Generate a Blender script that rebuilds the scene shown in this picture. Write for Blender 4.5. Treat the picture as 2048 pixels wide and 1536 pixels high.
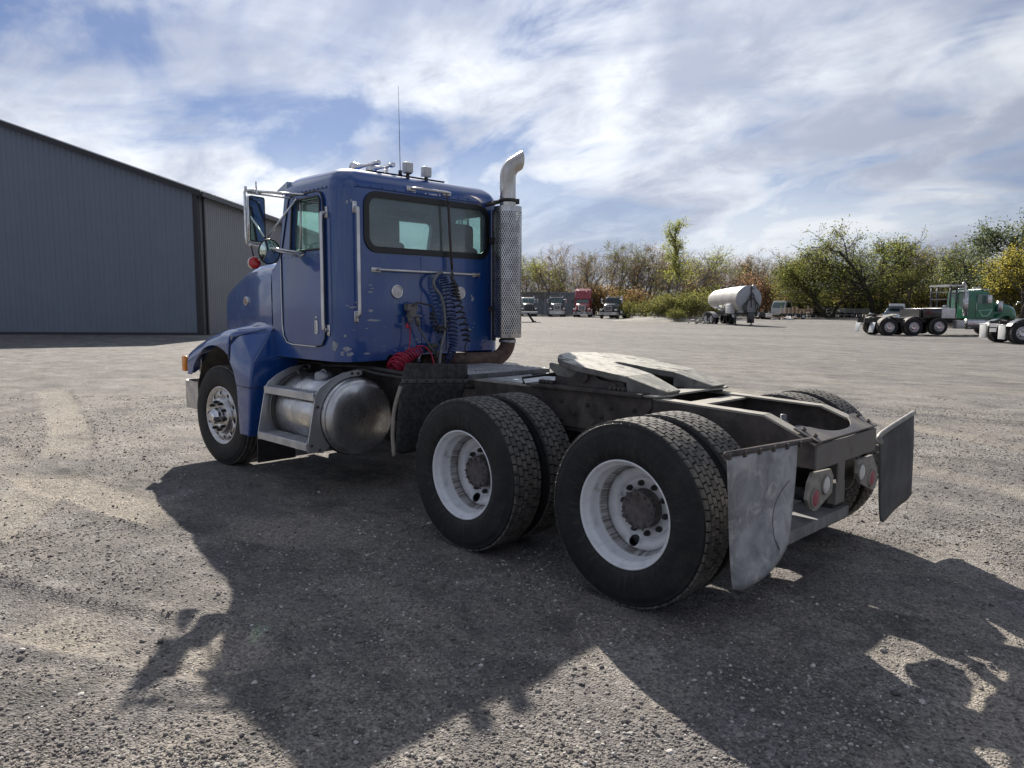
import bpy, bmesh, math, random
import numpy as np
from math import sin, cos, pi, radians, sqrt, atan2
from mathutils import Vector, Matrix, noise as mnoise

SC = bpy.context.scene
COL = SC.collection
for _o in list(bpy.data.objects): bpy.data.objects.remove(_o)

# ------------------------------------------------------------------ camera
CAM = Vector((-2.389, 4.402, 1.636)); YAW = -0.7811; PITCH = -0.1025; ROLL = 0.0032
FW = Vector((cos(PITCH)*cos(YAW), cos(PITCH)*sin(YAW), sin(PITCH)))
RT = FW.cross(Vector((0, 0, 1))).normalized(); UP = RT.cross(FW)
_r = cos(ROLL)*RT + sin(ROLL)*UP; _u = -sin(ROLL)*RT + cos(ROLL)*UP
cd = bpy.data.cameras.new('camera'); cam = bpy.data.objects.new('camera', cd); COL.objects.link(cam)
cam.matrix_world = Matrix(((_r.x, _u.x, -FW.x, CAM.x), (_r.y, _u.y, -FW.y, CAM.y), (_r.z, _u.z, -FW.z, CAM.z), (0, 0, 0, 1)))
cd.sensor_width = 36.0; cd.lens = 1492.5/2048*36; cd.clip_start = 0.05; cd.clip_end = 6000
SC.camera = cam

# ------------------------------------------------------------------ sun, sky, exposure
SUN = Vector((1.23, -0.81, 1.0)).normalized()           # towards the sun
sl = bpy.data.lights.new('sun', 'SUN'); sl.energy = 5.0; sl.angle = radians(0.6); sl.color = (1.0, 0.92, 0.80)
so = bpy.data.objects.new('sun', sl); COL.objects.link(so); so.location = (20, -12, 30)
so.rotation_euler = SUN.to_track_quat('Z', 'Y').to_euler()
SC.view_settings.view_transform = 'Standard'; SC.view_settings.look = 'None'
SC.view_settings.exposure = 0.74; SC.view_settings.gamma = 1.0; SC.view_settings.use_curve_mapping = False

SKY_ROT = 85; SKY_OFF = (1.7, 8.8, 0)
def build_world():
    w = bpy.data.worlds.new('World'); SC.world = w; w.use_nodes = True
    nt = w.node_tree; nt.nodes.clear(); N = nt.nodes.new; L = nt.links.new
    out = N('ShaderNodeOutputWorld'); bg = N('ShaderNodeBackground'); bg.inputs[1].default_value = 0.064
    L(bg.outputs[0], out.inputs[0])
    sky = N('ShaderNodeTexSky'); sky.sky_type = 'NISHITA'; sky.sun_disc = False
    sky.sun_elevation = math.asin(SUN.z); sky.sun_rotation = atan2(SUN.x, SUN.y)
    sky.air_density = 1.0; sky.dust_density = 0.2; sky.ozone_density = 3.0
    tc = N('ShaderNodeTexCoord'); sep = N('ShaderNodeSeparateXYZ'); L(tc.outputs['Generated'], sep.inputs[0])
    def mth(op, a, b=None, clamp=False):
        n = N('ShaderNodeMath'); n.operation = op; n.use_clamp = clamp
        for i, v in enumerate((a, b)):
            if v is None: continue
            if isinstance(v, (int, float)): n.inputs[i].default_value = v
            else: L(v, n.inputs[i])
        return n.outputs[0]
    zc = mth('MAXIMUM', sep.outputs[2], 0.0)
    den = mth('ADD', zc, 0.33)
    px = mth('DIVIDE', sep.outputs[0], den); py = mth('DIVIDE', sep.outputs[1], den)
    comb = N('ShaderNodeCombineXYZ'); L(px, comb.inputs[0]); L(py, comb.inputs[1])
    def mapped(rot, scl, loc=(0, 0, 0)):
        m = N('ShaderNodeMapping'); m.inputs['Rotation'].default_value = (0, 0, radians(rot))
        m.inputs['Scale'].default_value = scl; m.inputs['Location'].default_value = loc
        L(comb.outputs[0], m.inputs[0]); return m.outputs[0]
    def nz(vec, scale, detail, rough, dist):
        n = N('ShaderNodeTexNoise'); n.inputs['Scale'].default_value = scale; n.inputs['Detail'].default_value = detail
        n.inputs['Roughness'].default_value = rough; n.inputs['Distortion'].default_value = dist
        L(vec, n.inputs['Vector']); return n.outputs[0]
    def ramp(v, a, b, ia=0.0, ib=1.0):
        n = N('ShaderNodeMapRange'); n.interpolation_type = 'SMOOTHSTEP'
        n.inputs[1].default_value = a; n.inputs[2].default_value = b; n.inputs[3].default_value = ia; n.inputs[4].default_value = ib
        L(v, n.inputs[0]); return n.outputs[0]
    big = nz(mapped(SKY_ROT, (0.95, 1.25, 1), SKY_OFF), 1.15, 5, 0.52, 1.1)
    wisp = nz(mapped(SKY_ROT+14, (0.85, 1.5, 1), (4.4, 7.2, 0)), 2.7, 10, 0.6, 0.9)
    puff = nz(mapped(20, (1, 1.2, 1), (1.4, 3.2, 0)), 7.5, 8, 0.62, 0.6)
    shade = nz(mapped(SKY_ROT-8, (0.9, 1.5, 1), (8.1, 2.2, 0)), 1.9, 6, 0.5, 0.5)
    s = mth('ADD', mth('MULTIPLY', big, 0.54), mth('ADD', mth('MULTIPLY', wisp, 0.40), mth('MULTIPLY', puff, 0.10)))
    mask = ramp(s, 0.415, 0.575, 0.10, 1.0)
    hz = ramp(sep.outputs[2], 0.02, 0.26, 0.9, 0.0)
    mask = mth('MAXIMUM', mask, hz)
    thick = ramp(mth('ADD', mth('MULTIPLY', shade, 0.55), mth('ADD', mth('MULTIPLY', wisp, 0.25), mth('MULTIPLY', puff, 0.2))), 0.40, 0.60, 0.0, 1.0)
    mc = N('ShaderNodeMix'); mc.data_type = 'RGBA'
    L(thick, mc.inputs[0]); mc.inputs[6].default_value = (6.7, 6.95, 7.35, 1); mc.inputs[7].default_value = (3.4, 3.75, 4.7, 1)
    dot = N('ShaderNodeVectorMath'); dot.operation = 'DOT_PRODUCT'; L(tc.outputs['Generated'], dot.inputs[0]); dot.inputs[1].default_value = SUN
    glow = ramp(dot.outputs['Value'], 0.5, 1.0, 0.92, 1.5)
    ml = N('ShaderNodeMix'); ml.data_type = 'RGBA'; ml.blend_type = 'MULTIPLY'; ml.inputs[0].default_value = 1.0
    L(mc.outputs[2], ml.inputs[6]); cg = N('ShaderNodeCombineXYZ')
    for i in range(3): L(glow, cg.inputs[i])
    L(cg.outputs[0], ml.inputs[7])
    sk = N('ShaderNodeMix'); sk.data_type = 'RGBA'; sk.blend_type = 'MULTIPLY'; sk.inputs[0].default_value = 1.0
    L(sky.outputs[0], sk.inputs[6]); sk.inputs[7].default_value = (0.47, 0.50, 0.63, 1)
    mx = N('ShaderNodeMix'); mx.data_type = 'RGBA'; L(mask, mx.inputs[0]); L(sk.outputs[2], mx.inputs[6]); L(ml.outputs[2], mx.inputs[7])
    L(mx.outputs[2], bg.inputs[0])
build_world()

# ------------------------------------------------------------------ materials
MATS = {}
def pm(name, c1, c2=None, rough=0.5, metal=0.0, scale=8.0, detail=5, lo=0.4, hi=0.62, bump=0.0, bscale=60.0, coat=0.0,
       rough2=None, spec=0.5, c3=None, c3scale=3.0, c3lo=0.58, c3hi=0.72, stretch=(1, 1, 1), emit=None, dist=0.0, glass=False, coord='Object'):
    if name in MATS: return MATS[name]
    m = bpy.data.materials.new(name); MATS[name] = m; m.use_nodes = True
    nt = m.node_tree; N = nt.nodes.new; L = nt.links.new; b = nt.nodes['Principled BSDF']
    b.inputs['Roughness'].default_value = rough; b.inputs['Metallic'].default_value = metal
    b.inputs['Specular IOR Level'].default_value = spec; b.inputs['Coat Weight'].default_value = coat
    b.inputs['Coat Roughness'].default_value = 0.06
    if c2 is None and not bump and c3 is None:
        b.inputs['Base Color'].default_value = (*c1, 1); return m
    tc = N('ShaderNodeTexCoord'); mp = N('ShaderNodeMapping'); mp.inputs['Scale'].default_value = stretch
    L(tc.outputs[coord], mp.inputs[0])
    def nz(s, d=detail, ds=dist):
        n = N('ShaderNodeTexNoise'); n.inputs['Scale'].default_value = s; n.inputs['Detail'].default_value = d
        n.inputs['Roughness'].default_value = 0.6; n.inputs['Distortion'].default_value = ds; L(mp.outputs[0], n.inputs['Vector']); return n
    def rg(v, a, bb, ia=0, ib=1):
        n = N('ShaderNodeMapRange'); n.inputs[1].default_value = a; n.inputs[2].default_value = bb
        n.inputs[3].default_value = ia; n.inputs[4].default_value = ib; L(v, n.inputs[0]); return n.outputs[0]
    n1 = nz(scale); f = rg(n1.outputs[0], lo, hi)
    mx = N('ShaderNodeMix'); mx.data_type = 'RGBA'; L(f, mx.inputs[0])
    mx.inputs[6].default_value = (*c1, 1); mx.inputs[7].default_value = (*(c2 or c1), 1); col = mx.outputs[2]
    if c3 is not None:
        n3 = nz(c3scale, 8); f3 = rg(n3.outputs[0], c3lo, c3hi)
        m3 = N('ShaderNodeMix'); m3.data_type = 'RGBA'; L(f3, m3.inputs[0]); L(col, m3.inputs[6]); m3.inputs[7].default_value = (*c3, 1); col = m3.outputs[2]
    L(col, b.inputs['Base Color'])
    if rough2 is not None: L(rg(n1.outputs[0], lo, hi, rough, rough2), b.inputs['Roughness'])
    if bump:
        nb = nz(bscale, 6); bp = N('ShaderNodeBump'); bp.inputs['Strength'].default_value = bump; bp.inputs['Distance'].default_value = 0.01
        L(nb.outputs[0], bp.inputs['Height']); L(bp.outputs[0], b.inputs['Normal'])
    return m
def glassmat(name, tint, refl=0.9):
    if name in MATS: return MATS[name]
    m = bpy.data.materials.new(name); MATS[name] = m; m.use_nodes = True
    nt = m.node_tree; nt.nodes.clear(); N = nt.nodes.new; L = nt.links.new
    o = N('ShaderNodeOutputMaterial'); mx = N('ShaderNodeMixShader'); t = N('ShaderNodeBsdfTransparent'); g = N('ShaderNodeBsdfGlossy')
    t.inputs[0].default_value = (*tint, 1); g.inputs['Roughness'].default_value = 0.01; g.inputs[0].default_value = (refl, refl, refl, 1)
    fr = N('ShaderNodeLayerWeight'); fr.inputs[0].default_value = 0.5; pw = N('ShaderNodeMath'); pw.operation = 'POWER'; pw.inputs[1].default_value = 5.0; L(fr.outputs['Facing'], pw.inputs[0])
    ma = N('ShaderNodeMath'); ma.operation = 'MULTIPLY_ADD'; ma.inputs[1].default_value = 0.95; ma.inputs[2].default_value = 0.07; L(pw.outputs[0], ma.inputs[0]); L(ma.outputs[0], mx.inputs[0]); df = N('ShaderNodeBsdfDiffuse'); df.inputs[0].default_value = (.55, .6, .62, 1); m2 = N('ShaderNodeMixShader'); m2.inputs[0].default_value = 0.11; L(t.outputs[0], m2.inputs[1]); L(df.outputs[0], m2.inputs[2]); L(m2.outputs[0], mx.inputs[1]); L(g.outputs[0], mx.inputs[2]); L(mx.outputs[0], o.inputs[0]); return m  # grey diffuse film paints a reflected sky haze into the pane
BLUE = pm('blue_paint', (0.005, 0.050, 0.225), (0.008, 0.060, 0.26), rough=0.3, scale=3.0, coat=0.9, rough2=0.36, c3=(0.03, 0.085, 0.22), c3scale=5.0, c3lo=0.48, c3hi=0.78, stretch=(1, 1, .35))
BLUEH = pm('blue_paint_gloss', (0.006, 0.056, 0.24), (0.008, 0.062, 0.26), rough=0.2, scale=3.0, coat=1.0, rough2=0.3)
PRIMER = pm('bare_primer', (0.20, 0.23, 0.29), (0.36, 0.38, 0.42), rough=0.6, scale=30)
CHROME = pm('chrome', (0.75, 0.76, 0.78), (0.6, 0.6, 0.6), rough=0.09, metal=1, scale=20, rough2=0.22)
STEEL = pm('polished_aluminium', (0.62, 0.62, 0.63), (0.46, 0.46, 0.47), rough=0.22, metal=1, scale=9, rough2=0.42, bump=0.05, bscale=90)
DULL = pm('dull_aluminium', (0.50, 0.51, 0.53), (0.33, 0.34, 0.36), rough=0.42, metal=0.9, scale=5, rough2=0.6, bump=0.08, bscale=70, c3=(0.2, 0.19, 0.17), c3scale=7)
TANKM = pm('tank_aluminium', (0.66, 0.66, 0.66), (0.46, 0.46, 0.47), rough=0.2, metal=0.95, scale=4, rough2=0.38, bump=0.06, bscale=50, c3=(0.30, 0.29, 0.27), c3scale=6, stretch=(1, 1, .6))
FRAMEM = pm('frame_grime', (0.040, 0.034, 0.034), (0.085, 0.071, 0.066), rough=0.72, scale=7, bump=0.35, bscale=45, c3=(0.12, 0.104, 0.09), c3scale=4)
DIRTY = pm('dusty_black_steel', (0.022, 0.022, 0.024), (0.07, 0.065, 0.06), rough=0.7, scale=6, bump=0.3, bscale=50)
XM = pm('rear_beam_steel', (0.11, 0.105, 0.105), (0.17, 0.16, 0.15), rough=0.5, metal=0.3, scale=6, rough2=0.7, bump=0.15, bscale=40, c3=(0.07, 0.055, 0.045), c3scale=9)
RUST = pm('rusted_steel', (0.075, 0.045, 0.038), (0.14, 0.085, 0.065), rough=0.75, scale=18, bump=0.4, bscale=70, c3=(0.05, 0.035, 0.03), c3scale=8)
HUBM = pm('rusty_hub', (0.078, 0.068, 0.069), (0.135, 0.118, 0.115), rough=0.75, scale=22, bump=0.4, bscale=70)
WHITEW = pm('white_wheel_paint', (0.72, 0.74, 0.78), (0.50, 0.52, 0.56), rough=0.4, scale=11, lo=0.5, hi=0.75, c3=(0.22, 0.20, 0.18), c3scale=9, c3lo=0.62, c3hi=0.75, bump=0.05)
RUBBER = pm('tyre_rubber', (0.009, 0.010, 0.012), (0.016, 0.017, 0.019), rough=0.62, scale=9, bump=0.15, bscale=80, c3=(0.04, 0.038, 0.036), c3scale=6, c3lo=.55, c3hi=.85, spec=.35)
TREAD = pm('tread_rubber', (0.06, 0.058, 0.056), (0.115, 0.108, 0.10), rough=0.7, scale=14, bump=0.3, bscale=120, c3=(0.20, 0.18, 0.16), c3scale=24, c3lo=.52, c3hi=.72)
FLAPM = pm('weathered_rubber', (0.18, 0.19, 0.205), (0.42, 0.435, 0.455), rough=0.75, scale=5, lo=.35, hi=.68, bump=0.3, bscale=30, c3=(0.52, 0.51, 0.49), c3scale=9, c3lo=.55, c3hi=.75, dist=1.0)
FLAPD = pm('grey_rubber', (0.045, 0.047, 0.053), (0.075, 0.078, 0.085), rough=0.75, scale=5, bump=0.2, bscale=30)
QFLAP = pm('dusty_black_rubber', (0.020, 0.021, 0.023), (0.055, 0.055, 0.056), rough=0.7, scale=30, bump=0.35, bscale=90, c3=(0.12, 0.12, 0.12), c3scale=60, c3lo=.66, c3hi=.72)
GREASE = pm('greasy_plate', (0.26, 0.25, 0.215), (0.42, 0.41, 0.365), rough=0.42, metal=0.15, scale=9, bump=0.4, bscale=26, c3=(0.03, 0.028, 0.026), c3scale=9, c3lo=.565, c3hi=.60, rough2=0.62, stretch=(.6, 1.4, 1))
CAST = pm('cast_iron', (0.12, 0.118, 0.11), (0.21, 0.205, 0.19), rough=0.7, scale=9, bump=0.3, bscale=40, c3=(0.04, 0.04, 0.038), c3scale=7)
BLACK = pm('black_plastic', (0.015, 0.015, 0.016), (0.03, 0.03, 0.03), rough=0.45, scale=20)
GASKET = pm('rubber_gasket', (0.010, 0.011, 0.013), rough=0.38)
FLANGE = pm('sunlit_dusty_flange', (0.26, 0.245, 0.215), (0.36, 0.34, 0.30), rough=0.6, scale=9, bump=0.2, bscale=60, c3=(0.14, 0.125, 0.11), c3scale=7)  # dusty top faces, with their sunlit brightness put into the colour
INTER = pm('grey_vinyl', (0.30, 0.32, 0.33), (0.36, 0.37, 0.38), rough=0.8, scale=20)
SEATM = pm('dark_seat_cloth', (0.035, 0.037, 0.042), (0.05, 0.052, 0.056), rough=0.9, scale=40)
MIRROR = pm('mirror_glass', (0.72, 0.86, 0.80), rough=0.01, metal=1)
GLASS = glassmat('window_glass', (0.80, 0.95, 0.90))
GLASSR = glassmat('rear_glass', (0.80, 0.88, 0.87))
REDL = pm('red_lens', (0.42, 0.01, 0.015), (0.55, 0.02, 0.02), rough=0.2, coat=0.6, scale=60)
REDT = pm('dull_red_lens', (0.22, 0.035, 0.055), (0.32, 0.05, 0.075), rough=0.4, scale=160)
WHITEL = pm('white_lens', (0.62, 0.62, 0.62), (0.5, 0.5, 0.5), rough=0.35, scale=60, bump=.2, bscale=200)
AMBER = pm('amber_lens', (0.75, 0.22, 0.01), (0.85, 0.32, 0.02), rough=0.25, coat=.5, scale=40)
REDHOSE = pm('red_air_line', (0.33, 0.012, 0.045), (0.42, 0.02, 0.06), rough=0.4, scale=20)
BLUEHOSE = pm('blue_air_line', (0.012, 0.03, 0.11), (0.02, 0.045, 0.15), rough=0.45, scale=20)
BLKHOSE = pm('black_cable', (0.02, 0.021, 0.022), (0.05, 0.048, 0.045), rough=0.55, scale=20)
GREYHOSE = pm('grey_hose', (0.13, 0.14, 0.145), (0.18, 0.185, 0.19), rough=0.6, scale=20)

def polar_detail(m, ring=None, streak=(0.5, 0.72), col=(0.05, 0.045, 0.04), amt=0.6, bump=0.0):
    """wear laid out round the wheel axis: radial scuffs, and a grime ring where two radii are given"""
    nt = m.node_tree; N = nt.nodes.new; L = nt.links.new; b = nt.nodes['Principled BSDF']; tc = N('ShaderNodeTexCoord'); s = N('ShaderNodeSeparateXYZ'); L(tc.outputs['Object'], s.inputs[0])
    def mth(op, a, c=None):
        n = N('ShaderNodeMath'); n.operation = op
        for i, v in enumerate((a, c)):
            if v is None: continue
            if isinstance(v, (int, float)): n.inputs[i].default_value = v
            else: L(v, n.inputs[i])
        return n.outputs[0]
    ang = mth('ARCTAN2', s.outputs[2], s.outputs[0]); rad = mth('SQRT', mth('ADD', mth('MULTIPLY', s.outputs[0], s.outputs[0]), mth('MULTIPLY', s.outputs[2], s.outputs[2])))
    cb = N('ShaderNodeCombineXYZ'); L(mth('MULTIPLY', mth('COSINE', ang), 9.0), cb.inputs[0]); L(mth('MULTIPLY', mth('SINE', ang), 9.0), cb.inputs[1]); L(mth('MULTIPLY', rad, 6.0), cb.inputs[2])
    nz = N('ShaderNodeTexNoise'); nz.inputs['Scale'].default_value = 2.2; nz.inputs['Detail'].default_value = 6; nz.inputs['Roughness'].default_value = .65; L(cb.outputs[0], nz.inputs['Vector'])
    def rg(v, a, c, ia=0.0, ib=1.0):
        n = N('ShaderNodeMapRange'); n.interpolation_type = 'SMOOTHSTEP'; n.inputs[1].default_value = a; n.inputs[2].default_value = c; n.inputs[3].default_value = ia; n.inputs[4].default_value = ib; L(v, n.inputs[0]); return n.outputs[0]
    f = rg(nz.outputs[0], streak[0], streak[1], 0, amt)
    if ring:
        w = (ring[1]-ring[0])/2; rf = mth('MULTIPLY', rg(rad, ring[0]-w*.6, ring[0]+w*.6), rg(rad, ring[1]-w*.3, ring[1]+w*.6, 1, 0)); f = mth('MAXIMUM', mth('MULTIPLY', f, .45), mth('MULTIPLY', rf, rg(nz.outputs[0], .36, .6, .35, .9)))
    else: f = mth('MULTIPLY', f, rg(rad, .33, .42, 1, .35))
    old = b.inputs['Base Color'].links[0].from_socket; mx = N('ShaderNodeMix'); mx.data_type = 'RGBA'; L(f, mx.inputs[0]); L(old, mx.inputs[6]); mx.inputs[7].default_value = (*col, 1); L(mx.outputs[2], b.inputs['Base Color'])
polar_detail(RUBBER, None, (0.5, 0.66), (0.055, 0.053, 0.051), 0.5)
polar_detail(WHITEW, (.232, .252), (0.58, 0.74), (0.11, 0.09, 0.075), 0.55)
# ------------------------------------------------------------------ mesh helpers
def link(name, me, parent=None):
    o = bpy.data.objects.new(name, me); COL.objects.link(o); o.parent = parent; return o
def tag(o, label=None, cat=None, group=None, kind=None):
    if label: o['label'] = label
    if cat: o['category'] = cat
    if group: o['group'] = group
    if kind: o['kind'] = kind
    return o
def empty(name, loc=(0, 0, 0), rz=0.0):
    o = bpy.data.objects.new(name, None); COL.objects.link(o); o.location = loc; o.rotation_euler = (0, 0, rz); o.empty_display_size = 0.3; return o
def children(o): return [c for c in bpy.data.objects if c.parent == o]
def copy_tree(o, parent=None, kids=None):
    c = o.copy(); COL.objects.link(c); c.parent = parent
    for ch in children(o): copy_tree(ch, c)
    return c
class G:
    """collects geometry; build() links it as one mesh object"""
    def __init__(s): s.v = []; s.f = []; s.m = []; s.sm = []
    def add(s, vs, fs, mi=0, smooth=False):
        o = len(s.v); s.v.extend([tuple(p) for p in vs])
        for f in fs: s.f.append([i+o for i in f]); s.m.append(mi); s.sm.append(smooth)
        return s
    def box(s, c, d, mi=0, rot=None):
        hx, hy, hz = d[0]/2, d[1]/2, d[2]/2
        vs = [Vector((x, y, z)) for x in (-hx, hx) for y in (-hy, hy) for z in (-hz, hz)]
        if rot is not None: vs = [rot @ p for p in vs]
        vs = [p+Vector(c) for p in vs]
        return s.add(vs, [(0, 1, 3, 2), (4, 6, 7, 5), (0, 4, 5, 1), (2, 3, 7, 6), (0, 2, 6, 4), (1, 5, 7, 3)], mi)
    def bbox(s, c, d, bev=0.01, seg=2, mi=0, rot=None, smooth=True):
        bm = bmesh.new(); bmesh.ops.create_cube(bm, size=1.0)
        for v in bm.verts: v.co = Vector((v.co.x*d[0], v.co.y*d[1], v.co.z*d[2]))
        bmesh.ops.bevel(bm, geom=bm.edges[:], offset=min(bev, min(d)*0.49), segments=seg, affect='EDGES', profile=0.5)
        for v in bm.verts: v.co = (rot @ v.co if rot is not None else v.co)+Vector(c)
        return s.bm(bm, mi, smooth)
    def bm(s, bm, mi=0, smooth=False):
        bm.verts.index_update(); s.add([v.co for v in bm.verts], [[v.index for v in f.verts] for f in bm.faces], mi, smooth); bm.free(); return s
    def tube(s, path, r, n=8, mi=0, caps=True, smooth=True, closed=False):
        P = [Vector(p) for p in path]; m = len(P); R = r if isinstance(r, (list, tuple)) else [r]*m
        T = []
        for i in range(m):
            a = P[(i-1) % m] if (closed or i > 0) else P[0]; b = P[(i+1) % m] if (closed or i < m-1) else P[-1]
            T.append((b-a).normalized())
        ref = Vector((0, 0, 1)) if abs(T[0].z) < 0.9 else Vector((1, 0, 0))
        nrm = (ref-T[0]*ref.dot(T[0])).normalized(); vs = []
        for i in range(m):
            nrm = nrm-T[i]*nrm.dot(T[i])
            nrm = nrm.normalized() if nrm.length > 1e-6 else T[i].orthogonal().normalized()
            bn = T[i].cross(nrm)
            for k in range(n):
                a = 2*pi*k/n; vs.append(P[i]+(nrm*cos(a)+bn*sin(a))*R[i])
        fs = []
        for i in range(m if closed else m-1):
            j = (i+1) % m
            for k in range(n):
                l = (k+1) % n; fs.append((i*n+k, j*n+k, j*n+l, i*n+l))
        if caps and not closed: fs.append(tuple(range(n))); fs.append(tuple((m-1)*n+k for k in reversed(range(n))))
        return s.add(vs, fs, mi, smooth)
    def cyl(s, a, b, r, n=16, mi=0, r2=None): return s.tube([a, b], [r, r if r2 is None else r2], n, mi, True, True)
    def lathe(s, prof, n=48, axis='Y', c=(0, 0, 0), mi=0, smooth=True, close=False):
        vs = []; m = len(prof)
        for k in range(n):
            a = 2*pi*k/n; ca, sa = cos(a), sin(a)
            for r, h in prof:
                p = {'Y': (r*ca, h, r*sa), 'X': (h, r*ca, r*sa), 'Z': (r*ca, r*sa, h)}[axis]
                vs.append((p[0]+c[0], p[1]+c[1], p[2]+c[2]))
        fs = []
        for k in range(n):
            l = (k+1) % n
            for i in range(m if close else m-1):
                j = (i+1) % m; fs.append((k*m+i, k*m+j, l*m+j, l*m+i))
        return s.add(vs, fs, mi, smooth)
    def plate(s, outer, holes=(), t=0.01, frame=None, mi=0, smooth=False):
        """flat plate with holes; outline in 2D, frame = (origin, u, v, n) maps it to 3D, thickness along n"""
        O, U, V, Nn = [Vector(q) for q in frame]
        bm = bmesh.new(); ed = []
        for loop in [outer]+list(holes):
            vv = [bm.verts.new((x, y, 0)) for x, y in loop]
            for i in range(len(vv)): ed.append(bm.edges.new((vv[i], vv[(i+1) % len(vv)])))
        if holes: bmesh.ops.triangle_fill(bm, use_beauty=True, use_dissolve=False, edges=ed)
        else: bm.faces.new([v for v in bm.verts])
        bm.normal_update()
        for f in bm.faces:
            if f.normal.z < 0: f.normal_flip()
        r = bmesh.ops.extrude_face_region(bm, geom=bm.faces[:])
        for e in r['geom']:
            if isinstance(e, bmesh.types.BMVert): e.co.z += t
        for v in bm.verts: v.co = O+U*v.co.x+V*v.co.y+Nn*v.co.z
        bmesh.ops.recalc_face_normals(bm, faces=bm.faces[:])
        return s.bm(bm, mi, smooth)
    def prism(s, poly, axis, a, b, mi=0):
        fr = {'Y': ((0, a, 0), (1, 0, 0), (0, 0, 1), (0, 1, 0)), 'X': ((a, 0, 0), (0, 1, 0), (0, 0, 1), (1, 0, 0)), 'Z': ((0, 0, a), (1, 0, 0), (0, 1, 0), (0, 0, 1))}[axis]
        return s.plate(poly, (), b-a, fr, mi)
    def xf(s, M):
        s.v = [tuple(M @ Vector(p)) for p in s.v]; return s
    def mesh(s, name, mats):
        me = bpy.data.meshes.new(name); me.from_pydata(s.v, [], s.f)
        for m in (mats if isinstance(mats, (list, tuple)) else [mats]): me.materials.append(m)
        me.polygons.foreach_set('material_index', s.m); me.polygons.foreach_set('use_smooth', s.sm); me.update(); return me
    def build(s, name, mats, parent=None, bevel=0, fixn=False, subdiv=0):
        me = s.mesh(name, mats)
        if fixn or bevel:
            bm = bmesh.new(); bm.from_mesh(me); bmesh.ops.remove_doubles(bm, verts=bm.verts[:], dist=1e-5)
            bmesh.ops.recalc_face_normals(bm, faces=bm.faces[:])
            if bevel:
                es = [e for e in bm.edges if len(e.link_faces) == 2 and e.calc_face_angle(0) > radians(25)]
                bmesh.ops.bevel(bm, geom=es, offset=bevel, segments=2, affect='EDGES', profile=0.6, clamp_overlap=True)
            bm.to_mesh(me); bm.free()
        o = link(name, me, parent)
        return o
def autosmooth(o, ang=35):
    me = o.data; bm = bmesh.new(); bm.from_mesh(me)
    for f in bm.faces: f.smooth = True
    for e in bm.edges:
        if len(e.link_faces) == 2 and e.calc_face_angle(0) > radians(ang): e.smooth = False
    bm.to_mesh(me); bm.free(); return o
def rr(cx, cy, w, h, r, n=5):
    o = []
    for (sx, sy, a0) in ((1, 1, 0), (-1, 1, pi/2), (-1, -1, pi), (1, -1, 1.5*pi)):
        for k in range(n+1):
            a = a0+pi/2*k/n; o.append((cx+sx*(w/2-r)+r*cos(a), cy+sy*(h/2-r)+r*sin(a)))
    return o
def circ(cx, cy, r, n=16, ph=0.0, ry=None): return [(cx+r*cos(ph+2*pi*k/n), cy+(ry or r)*sin(ph+2*pi*k/n)) for k in range(n)]
def spline(pts, n=8):
    P = [Vector(p) for p in pts]; P = [2*P[0]-P[1]]+P+[2*P[-1]-P[-2]]; o = []
    for i in range(1, len(P)-2):
        for k in range(n):
            t = k/n; a, b, c, d = P[i-1:i+3]
            o.append(0.5*((2*b)+(c-a)*t+(2*a-5*b+4*c-d)*t*t+(3*b-a-3*c+d)*t**3))
    o.append(P[-2]); return o
def coil(path, turns, rad, ph=0.0, per=14):
    """helix that winds round a spline; rad may be a list along the path"""
    S = spline(path, 24); m = turns*per; o = []; n0 = None
    for i in range(m+1):
        t = i/m*(len(S)-1); k = min(int(t), len(S)-2); fr = t-k; p = S[k].lerp(S[k+1], fr); T = (S[k+1]-S[k]).normalized()
        if n0 is None: n0 = T.orthogonal().normalized()
        n0 = (n0-T*n0.dot(T)).normalized(); bn = T.cross(n0); a = ph+2*pi*i/per
        rr_ = rad if not isinstance(rad, (list, tuple)) else float(np.interp(i/m, np.linspace(0, 1, len(rad)), rad))
        o.append(p+(n0*cos(a)+bn*sin(a))*rr_)
    return o
def bool_cut(o, cutters):
    for c in cutters:
        md = o.modifiers.new('cut', 'BOOLEAN'); md.operation = 'DIFFERENCE'; md.object = c; md.solver = 'EXACT'
    dg = bpy.context.evaluated_depsgraph_get(); me = bpy.data.meshes.new_from_object(o.evaluated_get(dg)); o.modifiers.clear(); o.data = me
    for c in cutters: bpy.data.objects.remove(c)
    return o
_gz_f = Vector((cos(YAW), sin(YAW), 0)); _gz_r = Vector((-sin(YAW), cos(YAW), 0))*-1
def sstep(a, b, x):
    t = min(1, max(0, (x-a)/(b-a))); return t*t*(3-2*t)
def gz(x, y):
    d = sqrt((x-CAM.x)**2+(y-CAM.y)**2); return 0.42*sstep(52, 125, d)
def gp(u, dep, z=None):
    """ground point at a depth and at the lateral tangent u (1024 = straight ahead)"""
    p = Vector((CAM.x, CAM.y, 0))+_gz_f*dep+_gz_r*((u-1024)/1492.5*dep)
    return Vector((p.x, p.y, gz(p.x, p.y) if z is None else z))

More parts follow.
